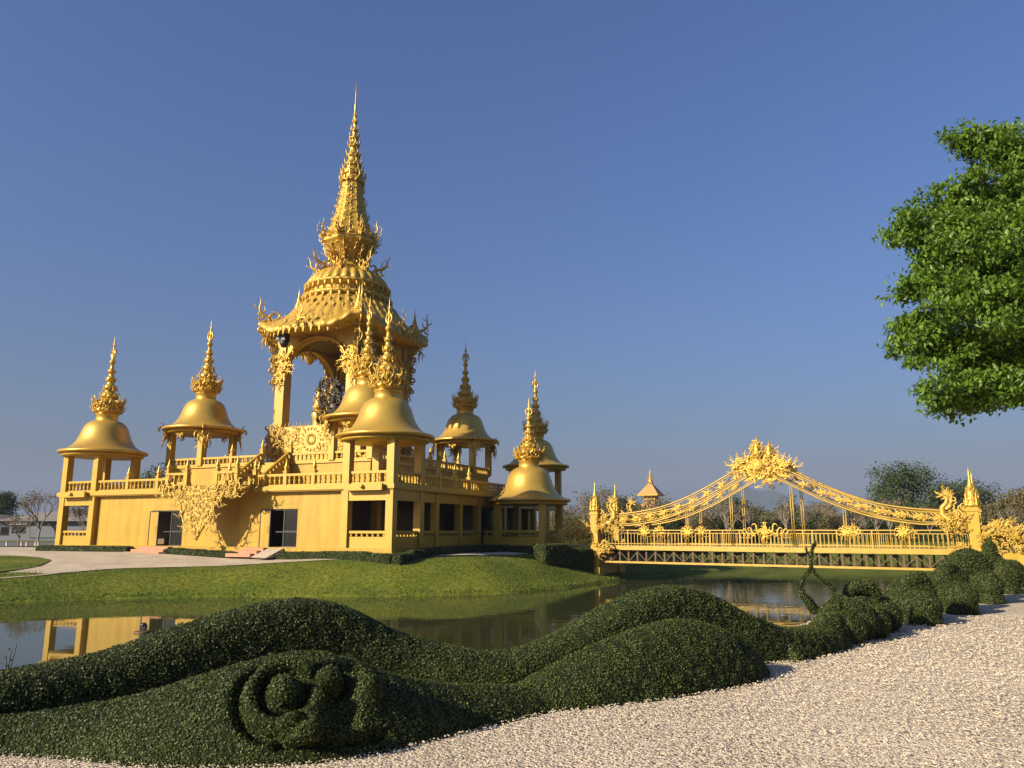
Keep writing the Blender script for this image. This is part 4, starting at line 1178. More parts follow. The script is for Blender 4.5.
# hangers with a flame bouquet at their foot
HS = [2.05, 5.3, 8.6]
hang0 = None
for t in (0.02, BW-.02):
    for h in HS:
        for sg in (-1,1):
            s = BL/2+sg*h
            b = MB(); zt_ = zup_s(s)-.92
            for d in (-.07,.07): b.tube([(s+d,t,DK+.1),(s+d,t,zt_)], .035, 6)
            ho_ = bpart(b, 'hanger', M['steel'])
            f = MB(); e1, e2, e3 = frame((0,-1,0))
            for q in range(9):
                a = -80+20*q; f1, f2 = rot2(e1, e2, a); f.stamp(T_FLAME if q % 2 else T_BRANCH, (s,t-.1,DK+.95), f1, f2, e3, .62)
            for a in (160,200): f1, f2 = rot2(e1, e2, a); f.stamp(T_FLAME, (s,t-.1,DK+.95), f1, f2, e3, .6)
            if h > 3: f.build('hanger_flower', M['orn'], ho_)
cm = MB(); e1, e2, e3 = frame((0,-1,0))
for sx in (-1,1):
    for x_, a, sc in ((0,20,.8),(.3,60,.9),(.6,75,.8),(1.0,80,.7),(1.3,85,.6)): f1, f2 = rot2(e1, e2, -sx*a); cm.stamp(T_BRANCH, (BL/2+.2+sx*x_,-.12,DK+.95+.1*(x_<.5)), f1*sx, f2, e3, sc)
for q in range(10): f1, f2 = rot2(e1, e2, 36*q); cm.stamp(T_FLAME, (BL/2+.2,-.14,DK+1.0), f1, f2, e3, .6)
for a in (165,180,195): f1, f2 = rot2(e1, e2, a); cm.stamp(T_FLAME, (BL/2+.2,-.14,DK+.8), f1, f2, e3, .7)
bpart(cm, 'railing_medallion', M['orn'])
# central crest on both arches
cs = MB(); KX = .8
for t, nsg in ((-.08,-1),(BW+.08,1)):
    e1, e2, e3 = frame((0,nsg,0)); o = np.array((BL/2, t, 6.0))
    def inside(x, y):
        w = np.interp(y, [-1.35,-.7,-.2,.3,.7,1.0,1.6], [.1,.65,1.6,1.4,.62,.55,.28]); return abs(x) < w
    scroll_mass(cs, o, e1, e2, e3, inside, -2.2, 2.2, -1.35, 1.6, .18, .4, rb, .35, aim=lambda x, y: -math.degrees(math.atan2(x, y+.9)))
    for sx in (-1,1):
        for x_, y_, a, sc in ((1.7,-.1,42,1.05),(1.9,-.25,62,1.05),(1.4,.1,28,.95),(1.2,-.5,85,.9),(.9,.2,15,.9),(1.8,-.45,95,.8),(.5,-.9,140,.6)):
            f1, f2 = rot2(e1, e2, -sx*a); cs.stamp(T_KANOK, o+e1*sx*x_*KX+e2*y_+e3*.15, f1*sx, f2, e3, sc*.92)
    for q in range(12): f1, f2 = rot2(e1, e2, 30*q); cs.stamp(T_KANOK, o+e3*.35, f1, f2, e3, .6)
    cs.lathe([(.3,.6),(.42,.8),(.3,1.0),(.36,1.15),(.22,1.3),(.26,1.38),(.12,1.6),(.05,1.75),(.003,2.1)], 10, (BL/2, t, 6.0))
    for z_, sc in ((.5,.6),(.85,.55),(1.15,.4)): ring_of(cs, T_FLAME, 8, .34, 6.0+z_, sc, (BL/2,t,0), lean=.2)
    cs.prism([(-1.6,-.2),(0,-1.0),(1.6,-.2),(1.2,.3),(0,.9),(-1.2,.3)], lambda a, b, d: (BL/2+a, t+d, 6.0+b), -.06, .06)
cs.box(BL/2-.06,BL/2+.06,0,BW,5.9,6.0)
bpart(cs, 'flame_crest', M['orn'])
# serpent (naga) figures flowing out of the pillars
def naga(s, t, sg):
    """head and neck on the bridge side (direction sg along the bridge)"""
    b = MB(); e1, e2, e3 = frame((0,-1,0)); X = np.array((sg,0,0.0)); Z = np.array((0,0,1.0)); o = np.array((s,t,0.0))
    P = lambda x, z, d=0: tuple(o + X*x + Z*z + np.array((0,-d,0)))
    b.tube([P(.25,1.75),P(.7,1.95),P(1.2,2.15),P(1.55,2.55),P(1.52,2.95),P(1.28,3.2),P(1.22,3.45),P(1.38,3.65)], [.3,.32,.28,.2,.15,.125,.11,.08], 10)
    b.sphere(P(1.45,3.68),(.19,.12,.11)); b.tube([P(1.5,3.75),P(1.72,3.8),P(1.86,3.95)], [.1,.07,.02], 6); b.tube([P(1.5,3.6),P(1.7,3.58),P(1.8,3.5)], [.08,.05,.02], 6)
    for a, sc in ((-10,.9),(25,.8),(50,.7)): f1, f2 = rot2(X, Z, a); b.stamp(T_KANOK, np.array(P(1.35,3.7)), f1, f2, np.cross(f1,f2), sc*.7)
    for k in range(7):
        p = [(.5,2.3),(.8,2.4),(1.0,2.6),(1.22,2.9),(1.1,3.2),(1.1,3.4),(.9,2.5)][k]; f1, f2 = rot2(X, Z, 50); b.stamp(T_COMMA, np.array(P(*p)), f1, f2, np.cross(f1,f2), .5)
    ins = lambda x, y: 0.15 < x < 1.9 and 1.45+.25*abs(x-1.2)*(x>1.2) < y < 2.55-.25*(x>1.3)
    scroll_mass(b, o+np.array((0,-.3,0)), X, Z, np.array((0,-1.0,0)), ins, .1, 1.9, 1.4, 2.6, .19, .36, rb, .2)
    scroll_mass(b, o+np.array((0,.3,0)), X, Z, np.array((0,1.0,0)), ins, .1, 1.9, 1.4, 2.6, .26, .42, rb, .2)
    for x_, z_, a, sc in ((.6,2.35,20,.9),(.3,2.4,5,1.0),(.9,2.3,40,.7)): f1, f2 = rot2(X, Z, a); b.stamp(T_BRANCH, np.array(P(x_,z_)), -f1, f2, np.cross(-f1,f2), sc)
    # lower claw scroll at deck level
    for x_, z_, a, sc in ((.3,.5,-80,.9),(.3,.25,-95,1.0),(.3,.0,-110,.8),(.5,.35,-60,.7),(.8,.3,-90,.7),(1.1,.2,-75,.6),(.2,.2,-130,.7)):
        f1, f2 = rot2(X, Z, a); b.stamp(T_BRANCH, np.array(P(x_,z_,.35)), f1, f2, np.cross(f1,f2), sc)
    scroll_mass(b, o+np.array((0,-.3,0)), X, Z, np.array((0,-1.0,0)), lambda x, y: .1 < x < 1.5-.5*abs(y-.3) and -.35 < y < .75, .1, 1.6, -.4, .8, .28, .45, rb, .2)
    return bpart(b, 'serpent_head', M['orn_pale'])
def naga_tail(s, t, sg, zb):
    b = MB(); X = np.array((sg,0,0.0)); Z = np.array((0,0,1.0)); o = np.array((s,t,0.0))
    P = lambda x, z: tuple(o + X*x + Z*z)
    b.tube([P(.25,zb+.75),P(.8,zb+1.05),P(1.4,zb+1.1),P(2.0,zb+.8),P(2.6,zb+.5),P(3.2,zb+.35)], [.3,.33,.3,.22,.15,.05], 10)
    for k in range(13):
        x = .3+k*.24; z = np.interp(x, [.25,.8,1.4,2,2.6,3.2],[.75,1.05,1.1,.8,.5,.35])
        for a, sc, d in ((-55,.8,.3),(-80,.75,0)): f1, f2 = rot2(X, Z, a); b.stamp(T_KANOK if k % 3 else T_FLAME, np.array(P(x,zb+z+d)), f1, f2, np.cross(f1,f2), sc*(1-.15*x/3))
    for dy in (-.32,.32):
        scroll_mass(b, o+np.array((0,dy,0)), X, Z, np.array((0,np.sign(dy),0)), lambda x, y: .1 < x < 2.9 and zb+.05 < y < zb+np.interp(x,[0,.8,1.4,2,2.9],[1.3,1.5,1.45,1.15,.7]), .1, 2.9, zb, zb+1.6, .2, .38, rb, .25)
    return bpart(b, 'serpent_tail', M['orn_pale'])
for t in (-.3, BW+.3):
    naga(.05, t, 1); naga(BL-.05, t, -1); naga_tail(-.1, t, -1, .55); naga_tail(BL+.1, t, 1, .45)
# abutments
ab = MB(); ab.box(BL+.45,BL+9,-.32,-.05,-2.4,DK-.13); ab.box(BL+.2,BL+.5,-.05,BW,-2.4,DK-.13); bpart(ab, 'abutment_wall', M['wall'])
ab = MB(); ab.box(-.5,.35,.1,BW-.1,-2.6,DK-.5); bpart(ab, 'bank_abutment', M['trim'])

# ------------------------------------------------------------------ topiary: clipped hedges in the shape of sea serpents
def dome_sweep(b, st, n=14, pw=2.3, sm=.5):
    """st: stations (x, y, h, w[, zbase]) -> closed rounded body"""
    st = np.array([tuple(q)+((-0.12,) if len(q) == 4 else ()) for q in st], float)
    s = np.r_[0, np.cumsum(np.linalg.norm(np.diff(st[:,:2],axis=0),axis=1))]
    m = max(12, int(s[-1]/min(.09, sm/3))); t = np.linspace(0, s[-1], m)
    # smooth (Catmull-Rom like) interpolation
    def sp(col):
        y = np.interp(t, s, col); k = max(3, int(sm/(t[1]-t[0]))|1)
        yp = np.r_[[y[0]]*(k//2), y, [y[-1]]*(k//2)]
        return np.convolve(yp, np.ones(k)/k, 'valid')
    X, Y, H, Wd, ZB = [sp(st[:,i]) for i in range(5)]
    dx, dy = np.gradient(X), np.gradient(Y); L = np.hypot(dx,dy); nx, ny = dy/L, -dx/L
    V = []; a = np.linspace(0, PI, n)
    e = 2.0/pw
    ca = np.sign(np.cos(a))*np.abs(np.cos(a))**e; sa = np.abs(np.sin(a))**e
    for i in range(m):
        for k in range(n):
            V.append((X[i]+nx[i]*Wd[i]*ca[k], Y[i]+ny[i]*Wd[i]*ca[k], ZB[i]+(H[i]-ZB[i])*sa[k]))
    F = []
    for i in range(m-1):
        for k in range(n):
            k2 = (k+1)%n; F.append((i*n+k,(i+1)*n+k,(i+1)*n+k2,i*n+k2))
    F.append(tuple(range(n))); F.append(tuple((m-1)*n+k for k in range(n))[::-1])
    b.add(V, F, True)

def hedge(name, label, cat, mb, voxel, leaf, cover=2.6, group=None, smooth_it=3, parent=None, seed=1, rough=0.012, zmin=-0.03, carve=None):
    """unites the rough shapes, then clothes the surface with small leaves: ONE mesh"""
    tmp = mb.build('tmp', M['hedge_core'])
    r = tmp.modifiers.new('r', 'REMESH'); r.mode = 'VOXEL'; r.voxel_size = voxel
    s = tmp.modifiers.new('s', 'SMOOTH'); s.iterations = smooth_it; s.factor = 0.5
    bpy.context.view_layer.update()
    ev_ = tmp.evaluated_get(bpy.context.evaluated_depsgraph_get())
    me = ev_.to_mesh()
    n = len(me.vertices); V = np.empty(n*3, np.float32); me.vertices.foreach_get('co', V); V = V.reshape(-1,3).astype(float)
    VN = np.empty(n*3, np.float32); me.vertices.foreach_get('normal', VN); VN = VN.reshape(-1,3)
    me.calc_loop_triangles(); k = len(me.loop_triangles); T = np.empty(k*3, np.int32); me.loop_triangles.foreach_get('vertices', T); T = T.reshape(-1,3)
    ev_.to_mesh_clear()
    if carve: V = carve(V)
    d_ = tmp.data; bpy.data.objects.remove(tmp); bpy.data.meshes.remove(d_)
    r_ = np.random.RandomState(seed)
    P = V[T]; N = np.cross(P[:,1]-P[:,0], P[:,2]-P[:,0]); A = np.linalg.norm(N,axis=1)/2; N /= np.maximum(np.linalg.norm(N,axis=1,keepdims=True),1e-9)
    ok = P[...,2].mean(1) > zmin
    pa = A*ok; cnt = int(pa.sum()*cover/(leaf*leaf*0.55)); pa = pa/pa.sum()
    idx = r_.choice(len(T), cnt, p=pa)
    u = r_.rand(cnt,2); fl = u.sum(1) > 1; u[fl] = 1-u[fl]
    c = P[idx,0]+(P[idx,1]-P[idx,0])*u[:,:1]+(P[idx,2]-P[idx,0])*u[:,1:]
    nn = N[idx]
    lump = np.sin(c[:,0]*17+c[:,1]*9)*np.sin(c[:,1]*15-c[:,2]*11)*np.sin(c[:,2]*19+c[:,0]*7)
    c = c + nn*(r_.rand(cnt,1)**1.6*leaf*1.1 - leaf*.3 + lump[:,None]*rough)
    q = r_.normal(size=(cnt,3)); d = nn*.9+q*.5; d /= np.linalg.norm(d,axis=1,keepdims=True)       # leaf normal
    tx = np.cross(d, r_.normal(size=(cnt,3))); tx /= np.linalg.norm(tx,axis=1,keepdims=True); ty = np.cross(d, tx)
    l = leaf*(.65+.7*r_.rand(cnt,1))
    Lv = np.stack([c-ty*l*.5, c+tx*l*.30+d*l*.06, c+ty*l*.5, c-tx*l*.30+d*l*.06], 1).reshape(-1,3)
    Lf = np.arange(4*cnt).reshape(-1,4)+len(V)
    o = arr_obj(name, np.concatenate([V - 0, Lv]), [T, Lf], [M['hedge_core'], M['hedge_leaf']],
                tint=np.r_[np.zeros(len(T)), np.clip(r_.rand(cnt)*.8+.12*lump+.1+.1*r_.normal(size=cnt),0,1)], midx=np.r_[np.zeros(len(T)), np.ones(cnt)],
                smooth=np.r_[np.ones(len(T),bool), np.zeros(cnt,bool)], parent=parent)
    if label: tag(o, label, cat, group)
    return o
def blob(b, px, py, Y, r, R=None):
    p = at(px, py, Y); b.sphere(tuple(p), r, 18, 12, R); return p
def cap_(b, pts, rad): b.tube(pts, rad, 10)

# long wavy back of the serpent
b = MB()
dome_sweep(b, [(-7.5,4.2,.48,.36),(-5.5,5.6,.46,.36),(-4.2,6.55,.45,.36),(-3.6,7.05,.52,.36),(-3.1,7.4,.71,.36),(-2.65,7.7,.85,.36),(-2.2,8.0,.93,.37),(-1.75,8.25,.85,.36),(-1.2,8.45,.52,.36),(-.6,8.55,.37,.36),(-.12,8.65,.28,.36),
               (.45,8.9,.40,.36),(.95,9.2,.64,.36),(1.5,9.5,.87,.37),(1.95,9.75,.94,.37),(2.4,9.95,.84,.36),(2.86,10.1,.58,.36),(3.4,10.4,.36,.36),(3.9,10.75,.30,.36),(4.3,11.1,.30,.34)], 20, 4.2)
hedge('serpent_hedge', 'long dark green hedge clipped into a wave with two humps along the pond edge', 'hedge', b, .045, .0185, 2.0, seed=1)
# head with carved eyes, nearest to the camera
b = MB()
dome_sweep(b, [(-5.2,5.2,.2,.24),(-4.4,5.75,.2,.24),(-3.8,6.2,.22,.26),(-3.0,6.25,.32,.46),(-2.4,6.2,.50,.58),(-1.95,6.28,.62,.66),(-1.66,6.35,.68,.7),(-1.35,6.5,.60,.66),(-1.0,6.75,.42,.6),(-.6,7.05,.28,.52),(0,7.45,.2,.42),(.35,7.7,.14,.35)], 18, 1.8)
def face_pt(px, py, Y): return np.array(at(px, py, Y))
nrm = np.array((.12,-.72,.68)); nrm /= np.linalg.norm(nrm)
fx = np.cross((0,0,1.0), nrm); fx = fx/np.linalg.norm(fx); fx = np.cross(nrm, np.cross(fx, nrm)); fx /= np.linalg.norm(fx); fy = np.cross(nrm, fx); fy *= np.sign(fy[2])
def ring3(c, R, r, a0=0, a1=360, sq=1.0, n=26):
    t = np.radians(np.linspace(a0, a1, n)); b.tube([tuple(c+fx*R*math.cos(q)+fy*R*sq*math.sin(q)) for q in t], r, 9)
ec = face_pt(284,691,5.92)
b.sphere(tuple(ec+nrm*.0), .115, 16, 11); ring3(ec-nrm*.03, .245, .055, 0, 360, 1.0)
e2_ = face_pt(330,678,6.12); b.sphere(tuple(e2_+nrm*.02), .085, 14, 9)
b.sphere(tuple(face_pt(300,724,5.68)), (.16,.09,.09), 16, 10)                                                                                             # muzzle
b.sphere(tuple(face_pt(365,690,6.2)), (.13,.11,.15), 14, 9)                                                                                               # cheek
def carve_face(V):
    V = V.copy()
    for c, R, w, dep, a0, a1 in ((ec,.165,.034,.10,0,360),(ec,.33,.04,.10,130,310),(e2_,.115,.03,.07,0,360)):
        d = V-c; x = d@fx; y = d@fy; h = d@nrm; r = np.hypot(x,y); an = np.degrees(np.arctan2(y,x)) % 360
        k = np.exp(-((r-R)/w)**2)*(np.abs(h) < .45)*((an >= a0)&(an <= a1))
        V -= nrm*(dep*k)[:,None]
    # the brow falls away to the right of the nose ridge, and a mouth line runs below
    d = V-ec; x = d@fx; y = d@fy; h = d@nrm
    k = sstep(.27,.36,x-.10*y)*(1-sstep(.44,.58,x))*np.exp(-((y-.02)/.3)**4)*(np.abs(h) < .45)
    r = np.hypot((V-e2_)@fx, (V-e2_)@fy); k = k*sstep(.05,.12,r)
    V -= nrm*(.09*k)[:,None]
    k = np.exp(-((y+.36-.35*(x-.1)**2)/.035)**2)*((x > -.05)&(x < .75)); V -= nrm*(.09*k)[:,None]
    return V
head = hedge('serpent_head_hedge', 'green hedge clipped as a serpent head with round carved eyes, nearest the camera', 'hedge', b, .022, .0165, 1.9, seed=2, smooth_it=2, rough=.006, carve=carve_face)
# rounded mound under the second hump
b = MB()
dome_sweep(b, [(-.15,7.45,.10,.3),(.15,7.6,.2,.38),(.5,7.8,.34,.46),(.9,8.05,.48,.5),(1.35,8.35,.60,.54),(1.8,8.68,.66,.56),(2.2,8.95,.58,.54),(2.5,9.2,.4,.48),(2.7,9.4,.2,.35)], 16, 2.0)
hedge('mound_hedge', 'rounded hedge mound under the second hump of the long wavy hedge', 'hedge', b, .04, .0185, 2.0, seed=3)
# creature with the rising fin, curled crest and round ball
b = MB()
dome_sweep(b, [(3.75,10.55,.24,.3),(4.1,10.85,.3,.3),(4.5,11.35,.44,.28),(4.85,11.9,.62,.24),(5.05,12.25,.70,.18),(5.12,12.4,.5,.12)], 14, 2.2)
dome_sweep(b, [(3.3,10.05,.24,.3),(4.0,10.75,.24,.32),(4.5,11.25,.24,.3)], 12, 2.0)
hedge('fin_hedge', 'hedge clipped into a rising pointed fin where the long wave ends', 'hedge', b, .04, .025, 2.0, seed=4)
b = MB()
b.sphere((5.0,11.95,.24),(.42,.4,.36),18,12); b.sphere((4.75,11.6,.18),(.36,.34,.27),16,11); b.sphere((5.4,12.1,.2),(.3,.3,.28),16,11)
p = blob(b, 880, 616, 12.9, (.33,.33,.3)); b.sphere((p.x-.1,p.y,.08),(.3,.3,.2))
cap_(b, [tuple(at(x_,y_,12.7)) for x_, y_ in ((844,600),(848,591),(857,586),(868,586),(876,592),(879,599))], [.06,.1,.11,.11,.09,.05])
cap_(b, [tuple(at(x_,y_,12.3)) for x_, y_ in ((852,612),(856,601),(864,599),(870,604),(867,610),(861,608))], [.07,.07,.06,.06,.05,.04])
blob(b, 860, 606, 12.9, (.3,.25,.2))
hedge('curl_hedge', 'hedge ball with a curled crest beside the pointed fin', 'hedge', b, .035, .025, 2.0, seed=5, smooth_it=2)
# slim twining vine trained into a loop
b = MB()
Yv = 12.2
cap_(b, [tuple(at(x_,y_,Yv)) for x_, y_ in ((816,612),(809,602),(802,594),(800,586),(803,579),(808,572),(811,567),(811,558),(812,550),(814,543))], [.08,.07,.05,.038,.032,.03,.03,.028,.025,.02])
cap_(b, [tuple(at(x_,y_,Yv)) for x_, y_ in ((811,567),(815,573),(821,580),(829,584),(834,590),(835,600))], [.028,.028,.03,.032,.035,.03])
for pts in (((811,556),(807,552),(806,547)),((812,548),(816,544),(815,540))): cap_(b, [tuple(at(x_,y_,Yv)) for x_, y_ in pts], [.03,.02,.012])
hedge('vine_topiary', 'thin clipped vine trained into a diamond loop rising from the fin hedge', 'topiary', b, .016, .026, 1.5, seed=6, smooth_it=1)
# wave crests with a ball in front of each, receding along the gravel
def crest_ball(name, label, body, crest, ball, extra=None, seed=1, leaf=.027):
    b = MB()
    dome_sweep(b, body, 14, 2.6, .13)
    if crest: cap_(b, [tuple(at(x_,y_,Y)) for x_, y_, Y in crest[0]], crest[1])
    px, py, Y, r = ball
    p = blob(b, px, py, Y, r); b.sphere((p.x,p.y,.05),(r[0]*.92,r[1]*.92,max(.2,p.z*.8)),16,10)
    if extra: extra(b)
    hedge(name, label, 'hedge', b, .04, leaf, 2.2, seed=seed, smooth_it=2, rough=.005, group='wave hedges receding along the gravel')
def px_body(pts, Y0, Y1, w):
    """stations of a body seen broadside: (pixel x, pixel y of the crest) -> place and height"""
    out = []
    for i, (x_, y_) in enumerate(pts):
        Y = Y0+(Y1-Y0)*i/(len(pts)-1); p = at(x_, y_, Y); out.append((p.x, Y, max(.12,p.z), w*(1 if 0 < i < len(pts)-2 else .7)))
    return out
crest_ball('wave_hedge', 'wave hedge with thick curled crest and ball, first beyond the curl hedge',
    px_body([(878,608),(884,600),(890,590),(898,581),(908,576),(918,575),(924,579),(926,596)], 14.2, 14.7, .34), ([(905,583,14.3),(914,578,14.35),(921,578,14.4),(926,583,14.4),(927,589,14.35)], [.08,.12,.13,.11,.05]), (920,607,13.8,(.36,.32,.26)), seed=11)
crest_ball('wave_hedge', 'wave hedge with a tall leaning fin and ball, second beyond the curl hedge',
    px_body([(908,600),(916,592),(926,582),(936,573),(945,566),(951,564),(955,567),(957,584)], 15.8, 16.4, .36), ([(943,573,15.9),(949,567,16.0),(955,566,16.0)], [.1,.1,.05]), (960,597,15.5,(.33,.31,.28)), seed=12)
crest_ball('wave_hedge', 'wave hedge with a broad dome and ball, just left of the knobbed hedge',
    px_body([(932,586),(940,572),(949,559),(958,551),(967,548),(975,551),(980,559),(982,580)], 18.0, 18.8, .42), None, (988,585,17.7,(.31,.31,.31)), seed=13, leaf=.03)
b = MB()
dome_sweep(b, [(5.2,12.7,.2,.3),(6.4,14.1,.24,.32),(7.6,15.6,.26,.32),(8.8,17.1,.28,.34),(10.2,18.9,.3,.34),(11.6,20.5,.3,.34),(12.9,21.7,.3,.3)], 12, 2.0)
hedge('low_hedge', 'low dark hedge strip linking the wave hedges behind their balls', 'hedge', b, .05, .036, 2.1, seed=8)
def knob(b):
    blob(b, 990, 549, 20.6, (.17,.17,.2)); cap_(b, [tuple(at(x_,y_,20.6)) for x_, y_ in ((990,546),(990,540),(991,535))], [.08,.05,.025])
crest_ball('wave_hedge', 'tallest wave hedge topped by a small pointed knob, near the bridge',
    px_body([(964,578),(971,564),(979,554),(987,550),(994,553),(999,562),(1000,578)], 20.4, 21.0, .42), None, (1004,575,20.4,(.38,.38,.38)), knob, 14, .034)
crest_ball('wave_hedge', 'farthest wave hedge, a low mound at the end of the row by the abutment wall',
    px_body([(990,578),(997,568),(1003,562),(1009,561),(1014,566),(1017,574)], 22.4, 23.2, .42), None, (1012,572,22.6,(.34,.34,.34)), None, 15, .034)

# low clipped hedges round the foot of the temple hall and by the bridge
def box_hedge(name, label, pts, h, w, leaf=.075, voxel=.1, seed=1, group=None):
    b = MB()
    for (a, c) in zip(pts[:-1], pts[1:]):
        A = Vector((a[0],a[1],0)); B = Vector((c[0],c[1],0)); d = (B-A).normalized(); A -= d*w*.5; B += d*w*.5
        n = max(1, int((B-A).length/1.5))
        for i in range(n):
            p = A+(B-A)*(i/n); q = A+(B-A)*((i+1)/n)
            zb = min(hz(p.x,p.y), hz(q.x,q.y))
            zt = (hz(p.x,p.y)+hz(q.x,q.y))/2+h
            b.bar((p.x,p.y,(zb-.2+zt)/2),(q.x+d.x*.02,q.y+d.y*.02,(zb-.2+zt)/2), w, zt-zb+.2)
    hedge(name, label, 'hedge', b, voxel, leaf, 1.9, seed=seed, smooth_it=2, group=group, rough=.02, zmin=-9)
def hp(u, w): v = H2W(u, w, 0); return (v.x, v.y)
# heights follow the ground: the leaves near z<0 are trimmed by the builder, these all stand higher
fw_ = -F0-.85
box_hedge('box_hedge', 'low clipped hedge left of the left doorway, under the left corner pavilion', [hp(-F0-.6,fw_),hp(-6.3,fw_)], .38, .7, seed=31)
box_hedge('box_hedge', 'low clipped hedge between the two flights of terracotta steps', [hp(-2.3,fw_),hp(3.3,fw_)], .38, .7, seed=32)
box_hedge('box_hedge', 'low clipped hedge at the foot of the near corner pavilion, right of the ramp', [hp(7.1,fw_),hp(F0+.4,fw_)], .42, .7, seed=33)
box_hedge('box_hedge', 'low clipped hedge in shade along the right side of the hall', [hp(F0+1.0,fw_+.2),hp(F0+1.0,-2.9)], .45, .8, seed=34)
box_hedge('box_hedge', 'low clipped hedge in front of the small side porch', [hp(F0+1.2,-2.95),hp(PU+PS+.9,-2.95),hp(PU+PS+.9,2.0)], .45, .8, seed=35)
box_hedge('box_hedge', 'square clipped hedge block left of the left bridge pillar', [(2.2,51.6),(4.6,53.4)], 1.2, 1.3, seed=36)
box_hedge('box_hedge', 'long clipped hedge across the far bank behind the bridge', [(12,92),(70,97)], .9, 1.5, leaf=.16, voxel=.2, seed=37)

# ------------------------------------------------------------------ trees
def leaf_cloud(lobes, n, size, seed, droop=0.0, fill=0.55, per=26, cl=None):
    """leaf quads through the shells and clumps of the lobes; lobes: (x,y,z,rx,ry,rz)"""
    r = np.random.RandomState(seed); L = np.array(lobes, float)
    w = (L[:,3]*L[:,4]+L[:,4]*L[:,5]+L[:,3]*L[:,5]); w /= w.sum()
    # clumps sit on the lobes' outer half, leaves sit round the clumps
    nc = max(8, n//per); k = r.choice(len(L), nc, p=w)
    d = r.normal(size=(nc,3)); d /= np.linalg.norm(d,axis=1,keepdims=True)
    rad = (fill+(1-fill)*r.rand(nc)**.6)[:,None]
    cc = L[k,:3]+d*rad*L[k,3:]
    cs_ = .13*L[k,3:].mean(1)*(0.6+.8*r.rand(nc))+size*1.2
    if cl: cs_ = cl*(0.5+r.rand(nc))
    j = r.randint(0, nc, n)
    g = np.clip(r.normal(size=(n,3)),-1.7,1.7); g[:,2] *= .62
    c = cc[j]+g*cs_[j][:,None]
    nn = d[j]*.5+r.normal(size=(n,3))*.6+np.array((0,0,.55)); nn /= np.linalg.norm(nn,axis=1,keepdims=True)
    tx = np.cross(nn, r.normal(size=(n,3))); tx /= np.linalg.norm(tx,axis=1,keepdims=True); ty = np.cross(nn,tx)
    ty[:,2] -= droop; ty /= np.linalg.norm(ty,axis=1,keepdims=True)
    l = size*(.6+.8*r.rand(n,1))
    V = np.stack([c-ty*l*.5, c+tx*l*.28+nn*l*.08, c+ty*l*.5, c-tx*l*.28+nn*l*.08],1).reshape(-1,3)
    ti = np.clip(.5*r.rand(nc)[j]+.5*r.rand(n),0,1)
    return V, np.arange(4*n).reshape(-1,4), ti
def limbs(b, base, tips, r0, rg_, seg=7):
    base = Vector(base)
    for t in tips:
        t = Vector(t); m = base.lerp(t, .45)+Vector((rg_.uniform(-.3,.3),rg_.uniform(-.3,.3),rg_.uniform(0,.4)))*((t-base).length*.18)
        q = base.lerp(t, .75)+Vector((rg_.uniform(-.3,.3),rg_.uniform(-.3,.3),rg_.uniform(0,.3)))*((t-base).length*.12)
        b.tube([tuple(base),tuple(m),tuple(q),tuple(t)], [r0,r0*.7,r0*.42,r0*.12], seg)

# big fresh-leaved tree on the right, its trunk outside the frame
tx_, ty_ = 15.6, 15.2
big = thing('shade_tree', 'large fresh green leafy tree overhanging the right edge of the gravel', 'tree', (tx_,ty_,0))
tk = MB(); tk.tube([(0,0,-.3),(.05,0,.4),(.1,.05,1.6),(0,.1,2.8)], [.42,.32,.27,.25], 12)
rg3 = random.Random(4)
lob = []
for px, py, Y, r in [(1000,170,15.5,.85),(1048,200,16,1.4),(985,195,15.6,.85),(960,215,15.4,.8),(925,235,15.2,.72),(906,228,15.4,.5),(950,265,15.0,1.0),(915,278,15.3,.55),(985,260,15.5,1.2),(1020,230,16,1.5),
                    (925,315,15.2,.72),(905,292,15.2,.35),(960,320,14.8,1.0),(1000,320,15.3,1.2),(920,352,15.4,.55),(955,365,15.0,.85),(990,372,15.2,.9),(1030,330,15.6,1.4),(960,395,15.4,.6),(938,385,15.3,.5),(1000,395,15.6,.5),(1040,390,15.6,.7),
                    (975,152,15.6,.5),(968,138,15.8,.36),(1000,146,15.8,.5),(1030,150,15.8,.6),(1022,160,15.6,.6),(940,205,15.6,.5),(1060,260,15,1.6),(1080,230,15.8,1.5)]:
    p = at(px+9, py, Y); lob.append((p.x-tx_, p.y-ty_, p.z, r, r, r*.82))
# the rest of the crown, over and beyond the trunk
lobx = []
for k in range(46):
    q = Vector((rg3.gauss(0,1),rg3.gauss(0,1),rg3.gauss(0,1))).normalized()*rg3.uniform(.45,1.0)
    lobx.append((.9+q.x*4.6, .3+q.y*4.6, 6.3+q.z*2.7, 1.0, 1.0, .75))
